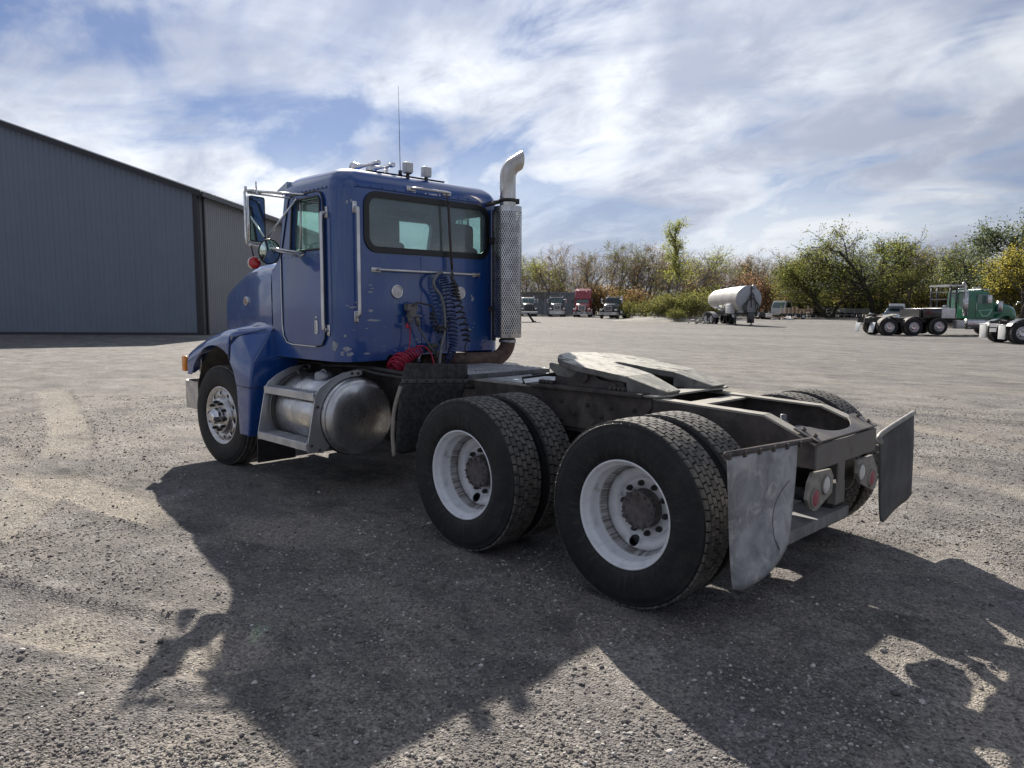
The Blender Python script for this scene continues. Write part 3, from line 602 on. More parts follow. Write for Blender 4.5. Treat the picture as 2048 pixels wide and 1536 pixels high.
# ------------------------------------------------------------------ the blue tractor: x forward, y to its left, rear axle at x = 0
def shade_sides(o):
    for q in o.data.polygons: q.material_index = 1 if q.normal.z < .55 else 0  # side faces take the darker iron, so their shade is painted in
def blue_truck():
    T = empty('semi_truck', (0, 0, 0)); tag(T, 'worn blue day cab tractor truck with bare rear frame', 'truck')
    ZA = .515; AX2 = 1.342; FX = 5.161
    for x, tr in ((0, TB), (AX2, TH)):
        for s in (1, -1):
            wheel('dish', (x, s*1.058, ZA), 0 if s > 0 else pi, T, tr, True)
            wheel('plain', (x, s*.728, ZA), pi if s > 0 else 0, T, tr)
    wheel('alloy', (FX, 1.035, ZA), radians(5.0), T, TR); wheel('alloy', (FX, -1.035, ZA), pi+radians(4.5), T, TR)
    # frame rails
    for s in (1, -1):
        g = G(); y0 = s*.43; dz = 0 if s > 0 else -.018; top = [(5.95, 1.05), (.36, 1.05+dz), (-.41, 1.022+dz), (-.715, .893)]; out = [(5.95, .79), (-.715, .765)]+top[::-1]
        g.prism(out, 'Y', min(y0, y0-s*.01), max(y0, y0-s*.01))
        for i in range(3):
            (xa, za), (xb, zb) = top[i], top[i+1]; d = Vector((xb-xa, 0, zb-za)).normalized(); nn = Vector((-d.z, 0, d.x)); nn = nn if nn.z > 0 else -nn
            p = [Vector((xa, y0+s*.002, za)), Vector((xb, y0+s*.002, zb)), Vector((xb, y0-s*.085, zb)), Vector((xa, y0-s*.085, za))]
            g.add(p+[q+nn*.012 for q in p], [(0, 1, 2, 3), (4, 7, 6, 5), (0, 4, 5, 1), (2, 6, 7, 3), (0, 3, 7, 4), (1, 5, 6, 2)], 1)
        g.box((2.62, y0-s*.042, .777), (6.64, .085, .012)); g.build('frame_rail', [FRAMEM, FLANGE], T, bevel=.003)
    # bolts along the left web and suspension plate
    g = G(); g.plate([(1.42, 1.062), (.34, 1.062), (.34, 1.0), (.43, .86), (.6, .80), (1.2, .80), (1.36, .9), (1.42, 1.0)], (), .014, ((0, .431, 0), (1, 0, 0), (0, 0, 1), (0, 1, 0))); sp = g.build('suspension_plate', FRAMEM, T, bevel=.003)
    bm_ = G(); bm_.lathe([(.017, 0), (.017, .012), (.012, .016), (.008, .016), (.007, .024), (0, .024)], 6, smooth=False); BOLT = bm_.mesh('bolt', FRAMEM)
    for x, z in ((1.33, .98), (1.24, .9), (1.1, .98), (.98, .9), (.86, .97), (.74, .90), (.66, .97), (.55, .9), (.47, .97), (1.1, .85), (.8, .84)):
        b = link('bolt', BOLT, sp); b.location = (x, .4455, z)
    g = G(); g.plate([(1.42, 1.062), (.34, 1.062), (.34, .86), (1.42, .86)], (), .014, ((0, -.445, 0), (1, 0, 0), (0, 0, 1), (0, 1, 0))); g.build('suspension_plate', FRAMEM, T)
    # fifth wheel mounting angles on the rails
    for s in (1, -1):
        g = G(); g.box((.9, s*.437, 1.075), (1.02, .11, .022)); g.box((.9, s*.388, 1.105), (.62, .016, .07)); g.build('mounting_angle', FRAMEM, T, bevel=.003)
    # cross members
    for x, z0, z1, w in ((.17, .93, 1.025, .13), (1.34, .8, 1.03, .14), (2.05, .8, 1.03, .12), (3.0, .8, 1.0, .12), (4.3, .8, 1.0, .12), (5.6, .8, 1.0, .12)):
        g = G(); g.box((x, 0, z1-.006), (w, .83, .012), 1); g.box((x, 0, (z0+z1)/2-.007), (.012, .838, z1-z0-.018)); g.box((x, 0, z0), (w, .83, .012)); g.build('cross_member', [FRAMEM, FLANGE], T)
    # rear beam: upright plate and sloping top plate with a curved cut-out
    g = G(); g.box((-.722, 0, .828), (.014, .868, .138)); rb = g.build('rear_beam', XM, T, bevel=.003)
    d = Vector((.921, 0, .3895)); n = Vector((-.3895, 0, .921)); O = Vector((-.727, 0, .897))+n*.013
    cut = [(.155, .43)]+[(.155, .33), (.14, .30)]+[(.045+.085*(abs(y)/.27)**2.6, y) for y in np.linspace(.27, -.27, 15)]+[(.14, -.30), (.155, -.33), (.155, -.43)]
    g = G(); g.plate([(0, -.432), (0, .432)]+cut, (), .010, (O, d, (0, 1, 0), n)); g.build('top_plate', XM, rb, bevel=.002)
    for y in (.385, -.385):
        for s_ in (.045, .115):
            b = link('bolt', BOLT, rb); b.location = O+d*s_+n*.011+Vector((0, y, 0)); b.rotation_euler = (radians(90), 0, 0); b.scale = (.8, .8, .8)
    g = G(); g.box((-.69, 0, .70), (.012, .10, .16)); g.box((-.67, 0, .56), (.05, .13, .13)); g.build('tow_bracket', XM, T, bevel=.004)
    # lamp plates under the beam
    Lp = [(-0.690, 0.401, 0.739), (-0.690, 0.160, 0.725), (-0.690, 0.120, 0.678), (-0.690, 0.130, 0.583), (-0.690, 0.333, 0.515), (-0.690, 0.372, 0.517), (-0.690, 0.413, 0.539), (-0.690, 0.469, 0.600), (-0.690, 0.447, 0.688)]
    Rp = [(-0.690, -0.247, 0.716), (-0.690, -0.484, 0.717), (-0.690, -0.577, 0.610), (-0.690, -0.587, 0.543), (-0.690, -0.542, 0.488), (-0.690, -0.499, 0.489), (-0.690, -0.291, 0.566), (-0.690, -0.234, 0.637)]
    for poly, wl, rl in ((Lp, (-0.700, 0.230, 0.645), (-0.700, 0.371, 0.593)), (Rp, (-0.700, -0.295, 0.636), (-0.700, -0.469, 0.570))):
        g = G(); g.plate([(p[1], p[2]) for p in poly], (), .02, ((-.70, 0, 0), (0, 1, 0), (0, 0, 1), (1, 0, 0)))
        lp = g.build('tail_lamp_plate', pm('lamp_plate', (.20, .19, .17), (.28, .265, .24), rough=.6, scale=20, c3=(.09, .07, .05), c3scale=14), T, bevel=.003)
        for nm, c, mt in (('reverse_lens', wl, WHITEL), ('red_lens', rl, REDT)):
            g = G(); c = Vector((-.701, c[1], c[2])); g.lathe([(.056, 0), (.056, -.008), (.049, -.010), (.047, -.006)], 28, 'X', c, 1); g.lathe([(.047, -.006), (.035, -.011), (.018, -.014), (0, -.015)], 28, 'X', c, 0)
            g.build(nm, [mt, MATS['lamp_plate']], lp)
    # rear suspension beam, air bags, axles
    SUSP = pm('galvanised_beam', (.16, .165, .175), (.24, .24, .25), rough=.6, scale=9, bump=.2, metal=.2, c3=(.08, .07, .06), c3scale=7)
    g = G(); g.box((-.40, 0, .335), (.26, 1.16, .014)); g.box((-.525, 0, .305), (.014, 1.16, .07)); g.box((-.28, 0, .305), (.014, 1.16, .07)); g.build('cross_beam', SUSP, T, bevel=.004)
    for s in (1, -1):
        g = G(); g.box((-.40, s*.5, .40), (.2, .18, .12)); g.build('beam_seat', DIRTY, T, bevel=.01)
        g = G(); g.lathe([(0, .46), (.10, .46), (.13, .49), (.142, .55), (.142, .64), (.13, .70), (.10, .735), (0, .735)], 28, 'Z', (-.44, s*.50, 0)); g.build('air_bag', BLACK, T)
        for x0 in (0, AX2):
            g = G(); g.tube([(x0+.62, s*.36, .56), (x0+.3, s*.42, .42), (x0, s*.44, .40), (x0-.42, s*.44, .39)], .045, 8); g.build('trailing_arm', DIRTY, T)
    for x in (0, AX2):
        g = G(); g.cyl((x, -1.0, ZA), (x, 1.0, ZA), .085, 18); g.lathe([(0, -.24), (.12, -.23), (.20, -.14), (.225, 0), (.20, .14), (.12, .23), (0, .24)], 24, 'X', (x, -.02, ZA+.03)); g.cyl((x, -.02, ZA+.03), (x+.45, -.02, ZA+.10), .13, 16, r2=.08); g.build('drive_axle', DIRTY, T)
    g = G(); g.cyl((FX, -.95, .47), (FX, .95, .47), .06, 12); g.build('steer_axle', DIRTY, T)
    g = G(); g.cyl((AX2+.45, -.02, .63), (4.2, -.02, .78), .055, 14); g.cyl((.45, -.02, .6), (AX2-.2, -.02, .6), .05, 14); g.build('drive_shaft', DIRTY, T)
    g = G(); g.lathe([(.045, .70), (.05, .80), (.075, .82), (.075, .86), (.06, .905), (.035, .925), (.035, .945), (.022, .947), (.022, .985), (.014, .99), (0, .99)], 24, 'Z', (-.20, -.28, -.045)); g.tube(spline([(-.20, -.28, .80), (-.30, -.30, .86), (-.40, -.33, .80), (-.45, -.36, .68)]), .022, 8); g.tube([(-.20, -.28, .68), (-.20, -.42, .74)], .04, 8); g.build('torque_rod_tower', pm('grey_grime', (.10, .11, .12), (.2, .21, .22), rough=.5, scale=12, metal=.3), T)
    for s in (1, -1):
        for x0 in (.42, 1.76): g = G(); g.cyl((x0-.05, s*.30, .50), (x0+.16, s*.30, .55), .085, 16); g.build('brake_chamber', DIRTY, T)
    g = G(); g.tube(spline([(1.9, .1, 1.0), (1.3, .2, 1.03), (.9, .1, .98), (.5, .25, .96), (.3, .3, .9)]), .014, 6); g.tube(spline([(1.9, -.1, 1.0), (1.2, -.2, 1.0), (.6, -.15, .97), (.35, -.3, .9)]), .014, 6); g.build('brake_hose', BLKHOSE, T)
    rc = random.Random(8)
    for k in range(9):
        y = -.34+.085*k; z = .93+rc.uniform(-.03, .03); g = G(); g.tube(spline([(2.0, y, z), (1.5, y+rc.uniform(-.1, .1), z+rc.uniform(-.05, .04)), (1.0, y*.8, z-.03), (.45, y*.9+rc.uniform(-.08, .08), z-.06)]), rc.choice([.009, .012, .016]), 6); g.build('air_line', rc.choice([BLKHOSE, GREYHOSE, BLKHOSE]), T)
    g = G(); g.bbox((.45, -.25, .92), (.2, .16, .12), .02); g.build('valve_block', DIRTY, T)
    # air tanks tucked between the rails
    g = G(); g.lathe([(0, -.4), (.10, -.38), (.13, -.3), (.13, .3), (.10, .38), (0, .4)], 24, 'X', (2.5, .15, .88)); g.build('air_tank', DIRTY, T)
    # mud flaps
    def flap(name, A, B, Cc, D, mat, bulge, label=None, curl=0.0):
        A, B, Cc, D = [Vector(q) for q in (A, B, Cc, D)]; nu, nv = 12, 20; g = G(); vs = []
        for k in (0, 1):
            for j in range(nv+1):
                for i in range(nu+1):
                    u, v = i/nu, j/nv; p = A.lerp(B, u).lerp(D.lerp(Cc, u), v)
                    p.x += bulge*sin(pi*u)*v*(.4+.6*v)+curl*v*v+.010*sin(5*u+3*v)*v+(.006 if k else 0)
                    if v > .75: p.z += .03*((v-.75)/.25)**2*((max(0, abs(u-.5)-.36)/.14)**2)
                    vs.append(p)
        m_ = (nu+1)*(nv+1); fs = []
        for j in range(nv):
            for i in range(nu):
                a = j*(nu+1)+i; fs += [(a, a+1, a+nu+2, a+nu+1), (m_+a, m_+a+nu+1, m_+a+nu+2, m_+a+1)]
        ring = [i for i in range(nu+1)]+[j*(nu+1)+nu for j in range(1, nv+1)]+[nv*(nu+1)+i for i in range(nu-1, -1, -1)]+[j*(nu+1) for j in range(nv-1, 0, -1)]
        for q in range(len(ring)): a, b = ring[q], ring[(q+1) % len(ring)]; fs.append((a, m_+a, m_+b, b))
        g.add(vs, fs, 0, True); o = g.build(name, mat, T, fixn=True)
        if label: o['label'] = label
        return o
    fl = flap('mud_flap', (-.665, 1.275, .945), (-.695, .60, .922), (-.70, .645, .375), (-.66, 1.165, .245), FLAPM, -.03, 'pale scuffed rubber mud flap with a looping scrape')
    g = G(); g.tube([(-.66, 1.285, .955), (-.69, .43, .925)], .016, 8)
    for k in range(6):
        t = k/5.2+.02; p = Vector((-.66, 1.285, .955)).lerp(Vector((-.69, .57, .93)), t); g.box(p+Vector((-.010, 0, -.008)), (.014, .022, .03))
    g.build('hanger_bar', FRAMEM, fl)
    g = G(); g.tube(spline([(-.712, .80, .40), (-.716, .88, .50), (-.718, .90, .62), (-.715, .83, .70), (-.712, .72, .75)]), .002, 5); g.build('scrape_mark', FLAPD, fl)
    fr = flap('mud_flap', (-.715, -.53, .822), (-.70, -1.225, .905), (-.70, -1.31, .285), (-.70, -.69, .215), FLAPD, .03, 'dark grey rubber mud flap', .0)
    g = G(); g.tube(spline([(-.70, -.43, .83), (-.735, -.50, .80), (-.72, -.55, .845), (-.70, -1.22, .915)]), .016, 8); g.build('hanger_bar', pm('bent_bar', (.3, .29, .27), (.2, .19, .18), rough=.5, metal=.3, scale=20), fr)
    # quarter flap ahead of the drive wheels
    qf = G(); A = [(2.02, 1.175, 1.09), (2.02, .53, 1.045), (2.1, .70, .52), (2.03, 1.215, .555)]
    o = flap('quarter_flap', A[0], A[1], A[2], A[3], QFLAP, .05, 'dusty black rubber panel ahead of the drive wheels')
    o2 = flap('flap_top', (2.05, 1.10, 1.225), (2.05, .50, 1.185), (2.045, .50, 1.045), (2.035, 1.15, 1.075), QFLAP, .01); o2.parent = o
    g = G(); g.box((0, 0, 0), (.012, .63, .028), 0, Matrix.Rotation(radians(3.6), 3, 'X')); st = g.build('rivet_strip', pm('dark_strip', (.07, .07, .075), (.1, .1, .1), rough=.5, scale=20), o); st.location = (2.02, .845, 1.078)
    for k in range(7):
        b = link('bolt', BOLT, o); b.location = (2.011, .58+.09*k, 1.062+.0055*k); b.rotation_euler = (0, 0, radians(90)); b.scale = (.6, .6, .6)
    g = G(); g.tube(spline([(2.03, 1.165, 1.06), (2.04, 1.215, .9), (2.04, 1.235, .72), (2.03, 1.232, .55)]), .014, 8); g.build('edge_strip', pm('tan_strip', (.22, .20, .17), (.3, .27, .23), rough=.7, scale=20), o)
    g = G(); g.tube([(2.06, .43, 1.0), (2.06, .62, 1.02), (2.055, 1.0, 1.05)], .02, 8); g.build('flap_bracket', DIRTY, o)
    # deck plate behind the cab
    g = G(); g.box((2.44, .02, 1.095), (.80, .94, .012)); g.box((2.045, .02, 1.078), (.008, .95, .046)); g.box((2.44, .494, 1.078), (.8, .008, .046)); g.box((2.44, -.454, 1.078), (.8, .008, .046)); dk = g.build('deck_plate', pm('deck_grey', (.10, .105, .11), (.16, .165, .17), rough=.5, metal=.5, scale=12), T)
    g = G()
    for i in range(22):
        for j in range(22):
            x = 2.075+.035*i; y = -.43+.042*j+(.021 if i % 2 else 0); g.lathe([(.0135, 0), (.012, .006), (.005, .0075), (.003, .003)], 6, 'Z', (x, y, 1.101), smooth=False)
    g.build('grip_buttons', DULL, dk)
    g = G(); g.box((1.72, .0, 1.062), (.55, .78, .012)); g.build('frame_cover', DULL, T)
    # fuel tank with steps
    tk = G(); R = .335; tc = (0, .832, .688)
    tk.lathe([(0, 3.012), (.06, 3.013), (.12, 3.017), (.18, 3.024), (.24, 3.034), (.285, 3.044), (.305, 3.052), (.320, 3.066), (.330, 3.085), (.334, 3.10), (.330, 3.103), (.335, 3.106), (R, 4.12), (.31, 4.15), (.2, 4.19), (0, 4.20)], 64, 'X', tc); tank = tk.build('fuel_tank', TANKM, T)
    for x in (3.19, 4.0):
        g = G(); g.lathe([(R+.001, x-.03), (R+.010, x-.03), (R+.010, x+.03), (R+.001, x+.03)], 64, 'X', tc); g.build('tank_strap', DIRTY, tank)
    g = G(); g.lathe([(0, 1.055), (.06, 1.055), (.062, 1.048), (.075, 1.045), (.08, 1.02), (.08, .99)], 24, 'Z', (3.55, .90, 0)); g.tube(spline([(3.5, .90, 1.055), (3.56, .89, 1.07), (3.61, .90, 1.05)]), .008, 6); g.build('filler_cap', DULL, tank)
    STEPM = pm('step_aluminium', (.58, .59, .61), (.47, .48, .50), rough=.38, metal=.85, scale=6, rough2=.5, bump=.04)
    outl = [(1.295, .425), (1.295, .50), (1.215, .90), (1.175, .955), (1.08, 1.02), (.95, 1.072), (.80, 1.090), (.755, 1.080), (.755, 1.045), (.80, 1.038)]
    arc = [(tc[1]+.348*cos(a), tc[2]+.348*sin(a)) for a in np.linspace(radians(92), radians(-42), 22)]
    for x in (3.155, 4.045):
        hol = [circ(y, z, .012, 10) for y, z in ((1.20, .80), (1.265, .48), (1.19, .435), (.80, 1.062), (.86, 1.064), (1.14, .905))] if x < 3.5 else []
        g = G(); g.plate(outl+arc+[(1.16, .405)], hol, .012, ((x-.006, 0, 0), (0, 1, 0), (0, 0, 1), (1, 0, 0))); bk = g.build('step_bracket', STEPM, tank, bevel=.0)
        if x < 3.5:
            for y, z in ((1.20, .80), (1.265, .48), (1.19, .435), (.80, 1.062), (.86, 1.064)): b = link('bolt', BOLT, tank); b.location = (x-.006, y, z); b.rotation_euler = (0, 0, radians(90)); b.scale = (.8, .8, .8)
    for (z, y0, y1) in ((.905, 1.06, 1.225), (.492, 1.115, 1.30)):
        g = G(); g.box((3.60, (y0+y1)/2, z-.006), (.876, y1-y0, .010)); g.box((3.60, y1, z-.028), (.876, .010, .054)); g.tube([(3.162, y1-.004, z), (4.038, y1-.004, z)], .009, 8); st = g.build('step', STEPM, tank)
        g = G()
        nx, ny = 40, 6
        for i in range(nx):
            for j in range(ny):
                g.lathe([(.0075, 0), (.007, .006), (.0045, .0075), (.003, .002)], 6, 'Z', (3.185+.0215*i, y0+.014+(y1-y0-.036)*j/(ny-1)+(.004 if i % 2 else -.004), z-.0012), smooth=False)
        g.build('grip_buttons', DULL, st)
    # the tank on the other side
    g = G(); g.lathe([(0, 2.65), (.2, 2.66), (.30, 2.69), (.335, 2.74), (.335, 4.12), (.3, 4.16), (0, 4.19)], 48, 'X', (0, -.832, .688)); t2 = g.build('fuel_tank', TANKM, T)
    for z, y1 in ((.905, 1.22), (.492, 1.30)): g = G(); g.box((3.5, -y1+.09, z-.006), (1.1, .18, .012)); g.box((3.5, -y1, z-.028), (1.1, .01, .054)); g.build('step', STEPM, t2)
    for x in (2.95, 4.045): g = G(); g.plate([(-y, z) for y, z in outl+arc+[(1.16, .405)]], (), .012, ((x-.006, 0, 0), (0, 1, 0), (0, 0, 1), (1, 0, 0))); g.build('step_bracket', STEPM, t2)
    # brackets and clutter above the tank
    g = G(); g.tube(spline([(4.0, .8, 1.02), (3.95, .85, 1.08), (3.9, .95, 1.05), (3.8, 1.0, 1.02)]), .016, 6); g.tube(spline([(3.4, .72, 1.05), (3.2, .75, 1.09), (3.0, .7, 1.06), (2.7, .6, 1.03), (2.4, .5, .98)]), .014, 6); g.tube(spline([(3.9, .7, 1.08), (3.4, .66, 1.1), (2.9, .62, 1.08), (2.3, .4, 1.0)]), .02, 6); g.build('hose_bundle', BLKHOSE, T)
    g = G(); g.bbox((2.35, .51, .84), (.22, .12, .30), .02); g.build('battery_box', DIRTY, T)
    g = G(); g.bbox((4.6, 0, .95), (1.6, .8, .75), .08); g.bbox((4.1, 0, .75), (1.0, .5, .5), .08); g.build('engine', DIRTY, T)
    g = G(); g.tube(spline([(2.32, .58, 1.04), (2.32, .60, .9), (2.34, .58, .72), (2.31, .6, .6)]), .02, 6); g.build('hanging_pipe', GREYHOSE, T)
    # fifth wheel
    hz = lambda x: 1.185+.13*(x-.55)
    xc, R = .93, .455; o2 = []
    for k in range(0, 25):
        a = radians(105)-radians(210)*k/24; o2.append((xc+R*cos(a), R*sin(a)))
    right = [(.55, -.43)]; slot = [(.55, -.13), (.70, -.075), (.90, -.05), (.945, -.035), (.96, 0), (.945, .035), (.90, .05), (.70, .075), (.55, .13)]
    loop = o2+[(.55, -.425)]+slot+[(.55, .425)]
    g = G(); b = G(); b.plate(loop, (), -.045, ((0, 0, 0), (1, 0, 0), (0, 1, 0), (0, 0, 1)))
    g.add([(x, y, z+hz(x)) for x, y, z in b.v], b.f); fw = g.build('fifth_wheel', [GREASE, CAST], T, bevel=.010); shade_sides(fw); fw['label'] = 'greasy horseshoe coupling plate on the rear frame'
    for s in (1, -1):
        g = G(); a, c, w0, w1, e0, e1 = .555, .275, .13, .425, .20, .37; z0 = hz(.555)
        t = [(a, s*w0, z0-.001), (a, s*w1, z0-.001), (c, s*e1, 1.098), (c, s*e0, 1.098)]; bt = [(a, s*w0, z0-.11), (a, s*w1, z0-.11), (c+.03, s*e1, 1.062), (c+.03, s*e0, 1.062)]
        g.add(t+bt, [(0, 1, 2, 3), (4, 7, 6, 5), (0, 4, 5, 1), (1, 5, 6, 2), (2, 6, 7, 3), (3, 7, 4, 0)]); shade_sides(g.build('ramp', [GREASE, CAST], fw, bevel=.008))
        # skirt rib under the plate and the pivot bracket
        g = G(); sk = [(1.30, hz(1.3)-.05), (.56, hz(.56)-.05), (.56, hz(.56)-.10), (.80, hz(.8)-.105), (.90, hz(.9)-.07), (1.02, hz(1.02)-.07), (1.10, hz(1.1)-.13), (1.22, hz(1.22)-.13), (1.30, hz(1.3)-.09)]
        g.prism(sk, 'Y', min(s*.33, s*.36), max(s*.33, s*.36)); g.build('skirt', CAST, fw, bevel=.004)
        g = G(); g.plate([(1.10, 1.085), (.62, 1.085), (.66, 1.13), (.80, 1.15), (.86, 1.20), (.98, 1.20), (1.04, 1.15), (1.10, 1.13)], (), .05, ((0, s*.385-.025, 0), (1, 0, 0), (0, 0, 1), (0, 1, 0))); g.lathe([(0, -.05), (.045, -.05), (.045, .05), (0, .05)], 16, 'Y', (.92, s*.385, 1.165)); g.build('pivot_bracket', FRAMEM, fw, bevel=.005)
        for k in range(4): 
            g = G(); g.bbox((.56+.035*k, s*.435, 1.10), (.024, .05, .028), .006); g.build('slide_tooth', FRAMEM, fw)
            g = G(); g.bbox((1.2+.035*k, s*.435, 1.10), (.024, .05, .028), .006); g.build('slide_tooth', FRAMEM, fw)
    g = G(); g.plate([(.44, -.47), (.44, .47), (.30, .45), (.27, .30), (.30, .2), (.30, -.2), (.27, -.3), (.30, -.45)], (), .012, ((0, 0, 1.066), (1, 0, 0), (0, 1, 0), (0, 0, 1))); g.build('base_plate', pm('worn_plate', (.24, .235, .22), (.33, .32, .30), rough=.5, metal=.3, scale=10), fw)
    g = G(); g.tube([(1.30, .1, 1.12), (1.55, .28, 1.125)], .012, 6); g.tube([(1.3, .25, 1.15), (1.58, .36, 1.10), (1.5, .42, 1.07)], .010, 6); g.build('release_handle', BLACK, fw)

    # ---------------------------------------------------------------- cab shell
    HW = .95; XR = 3.15
    def sect(z, ins=0.0, top=0.0):
        xf = np.interp(z, [1.1, 1.95, 2.08, 2.62, 2.70], [4.40, 4.40, 4.30, 4.165, 4.15])
        xr = XR+ins; xf = xf-ins*1.35; hw = HW-ins; r = max(.02, .17-ins*.4); rf = max(.02, (.03 if z < 2.0 else .10)-ins*.3); o = []
        for (cx, cy, rad, a0) in ((xr+r, hw-r, r, pi/2), (xr+r, -hw+r, r, pi), (xf-rf, -hw+rf, rf, 1.5*pi), (xf-rf, hw-rf, rf, 0)):
            n = 7
            for k in range(n+1):
                a = a0+pi/2*k/n; o.append((cx+rad*cos(a), cy+rad*sin(a), z))
        return o
    def shell(inset):
        S = [sect(z, inset) for z in (1.16 if inset == 0 else 1.24, 1.5, 1.95, 2.08, 2.35, 2.60, 2.64)]
        hh, ii = .185-inset, .17
        for k in range(1, 8):
            t = k/8*pi/2; S.append([(x, y, z+hh*sin(t)) for x, y, z in [(q[0], q[1], 2.64) for q in sect(2.64, inset+ii*(1-cos(t)))]])
        for ins, dz in ((.17, .0), (.26, .018), (.40, .036), (.55, .046), (.70, .05)):
            S.append([(x, y, 2.64+hh+dz) for x, y, z in sect(2.64, inset+min(ins, .53) if ins < .6 else inset+.53)] if ins < .6 else None)
        S = [s for s in S if s]; n = len(S[0]); vs = [p for s in S for p in s]; fs = []
        for i in range(len(S)-1):
            for k in range(n): l = (k+1) % n; fs.append((i*n+k, i*n+l, (i+1)*n+l, (i+1)*n+k))
        fs.append(tuple((len(S)-1)*n+k for k in range(n))); fs.append(tuple(reversed(range(n))))
        return vs, fs
    g = G(); vo, fo = shell(0.0); g.add(vo, fo, 0, True); cab = g.build('cab', [BLUE, INTER], T, fixn=True)
    g = G(); vi, fi = shell(.045); g.add(vi, fi, 0, False); inn = g.build('tmp_in', [INTER], None, fixn=True)
    cuts = [inn]
    def cutter(outline, axis, a, b):
        g = G(); g.prism(outline, axis, a, b); return g.build('tmp_c', [GASKET], None, fixn=True)
    RW = (-.02, 2.372, 1.40, .455)   # rear window centre y, z, width, height
    cuts.append(cutter(rr(RW[0], RW[1], RW[2], RW[3], .10, 6), 'X', 3.0, 3.4))
    dwin = [(3.97, 2.155), (3.915, 2.56), (3.885, 2.585), (3.47, 2.585), (3.44, 2.555), (3.44, 2.145), (3.45, 2.135), (3.955, 2.135)]
    cuts.append(cutter(dwin, 'Y', -1.2, 1.2))
    for s in (1, -1): cuts.append(cutter(rr(s*.435, 2.335, .80, .41, .06, 5), 'X', 4.0, 4.6))
    # notch in the lower rear edge
    cuts.append(cutter([(.62, 1.0), (.47, 1.205), (-.80, 1.205), (-.80, 1.0)], 'X', 3.0, 3.7))
    bool_cut(cab, cuts)
    # faces inside become interior trim
    me = cab.data; me.materials.clear(); [me.materials.append(m) for m in (BLUE, INTER)]
    for p in me.polygons:
        c = p.center; nrm = p.normal; inside = (c.x-3.75)*nrm.x+c.y*nrm.y+(c.z-2.0)*nrm.z < -.02
        p.material_index = 1 if inside and (3.18 < c.x < 4.37 and abs(c.y) < .915 and c.z < 2.80 and c.z > 1.2) else 0
    autosmooth(cab, 30)
    # glass
    g = G(); g.prism(rr(RW[0], RW[1], RW[2]+.02, RW[3]+.02, .105, 6), 'X', 3.165, 3.170); wp = g.build('rear_window', GLASSR, cab)
    g = G(); g.plate(rr(RW[0], RW[1], RW[2]+.075, RW[3]+.075, .135, 7), [rr(RW[0], RW[1], RW[2]-.035, RW[3]-.035, .085, 7)], .014, ((3.138, 0, 0), (0, 1, 0), (0, 0, 1), (1, 0, 0))); g.build('window_gasket', GASKET, wp, bevel=.004)
    for s in (1, -1):
        g = G(); p = [Vector((4.245, s*.02, 2.115)), Vector((4.245, s*.85, 2.115)), Vector((4.135, s*.85, 2.555)), Vector((4.135, s*.02, 2.555))]; g.add(p+[q+Vector((.006, 0, .0015)) for q in p], [(0, 1, 2, 3), (4, 7, 6, 5), (0, 4, 5, 1), (1, 5, 6, 2), (2, 6, 7, 3), (3, 7, 4, 0)]); g.build('windshield_pane', GLASS, cab, fixn=True)
        g = G(); g.prism([(x, z) for x, z in dwin], 'Y', min(s*.925, s*.930), max(s*.925, s*.930)); g.build('side_window', GLASS, cab)
    g = G(); g.tube([(3.149, y, 2.655) for y in np.linspace(-.80, .80, 9)], .003, 5); g.tube([(3.149, -.20, 1.22), (3.149, -.20, 2.09)], .003, 5); g.tube([(3.149, .10, 1.22), (3.149, .10, 2.09)], .002, 5); g.tube([(x, .9505, 2.645) for x in np.linspace(3.33, 4.1, 5)], .003, 5); g.build('panel_seam', pm('seam_blue', (.003, .015, .08), rough=.5), cab)['kind'] = 'stuff'
    # roof seam with rivets, sun visor, marker lamps
    rv = G(); rv.lathe([(.008, 0), (.007, .003), (.004, .005), (0, .0055)], 8); RIV = rv.mesh('rivet', BLUE)
    for k in range(12):
        b = link('rivet', RIV, cab); b.location = (3.35+.07*k, .951, 2.655-.0*k)
    for k in range(17):
        b = link('rivet', RIV, cab); b.location = (3.1495, .76-.095*k, 1.235)
        b.rotation_euler = (0, 0, radians(90))
    for k in range(13):
        b = link('rivet', RIV, cab); b.location = (3.1495, .76-.125*k, 2.675); b.rotation_euler = (0, 0, radians(90))
    g = G(); zs = 2.70
    v = []
    for y in np.linspace(-.935, .935, 15):
        k = 1-(abs(y)/.935)**4*.3
        v += [(4.06, y, 2.765+.02*k), (4.22+.10*k, y, 2.675+.04*k), (4.22+.10*k, y, 2.66+.04*k), (4.06, y, 2.66)]
    f = []
    for i in range(14):
        for j in range(4): f.append((4*i+j, 4*i+(j+1) % 4, 4*i+4+(j+1) % 4, 4*i+4+j))
    f += [(0, 1, 2, 3), (59, 58, 57, 56)]; g.add(v, f, 0, False); g.build('sun_visor', pm('visor_steel', (.42, .47, .52), (.36, .40, .46), rough=.3, metal=.6, scale=6), cab, fixn=True)
    for y in (.62, .3, 0, -.3, -.62):
        g = G(); g.lathe([(.0, .055), (.03, .05), (.045, .03), (.05, 0)], 16, 'Z', (4.0, y, 2.845-.05*abs(y))); g.build('marker_lamp', AMBER, cab)
    # roof lights and horns
    WL = pm('work_lamp_housing', (.55, .57, .60), (.48, .5, .53), rough=.4, scale=30)
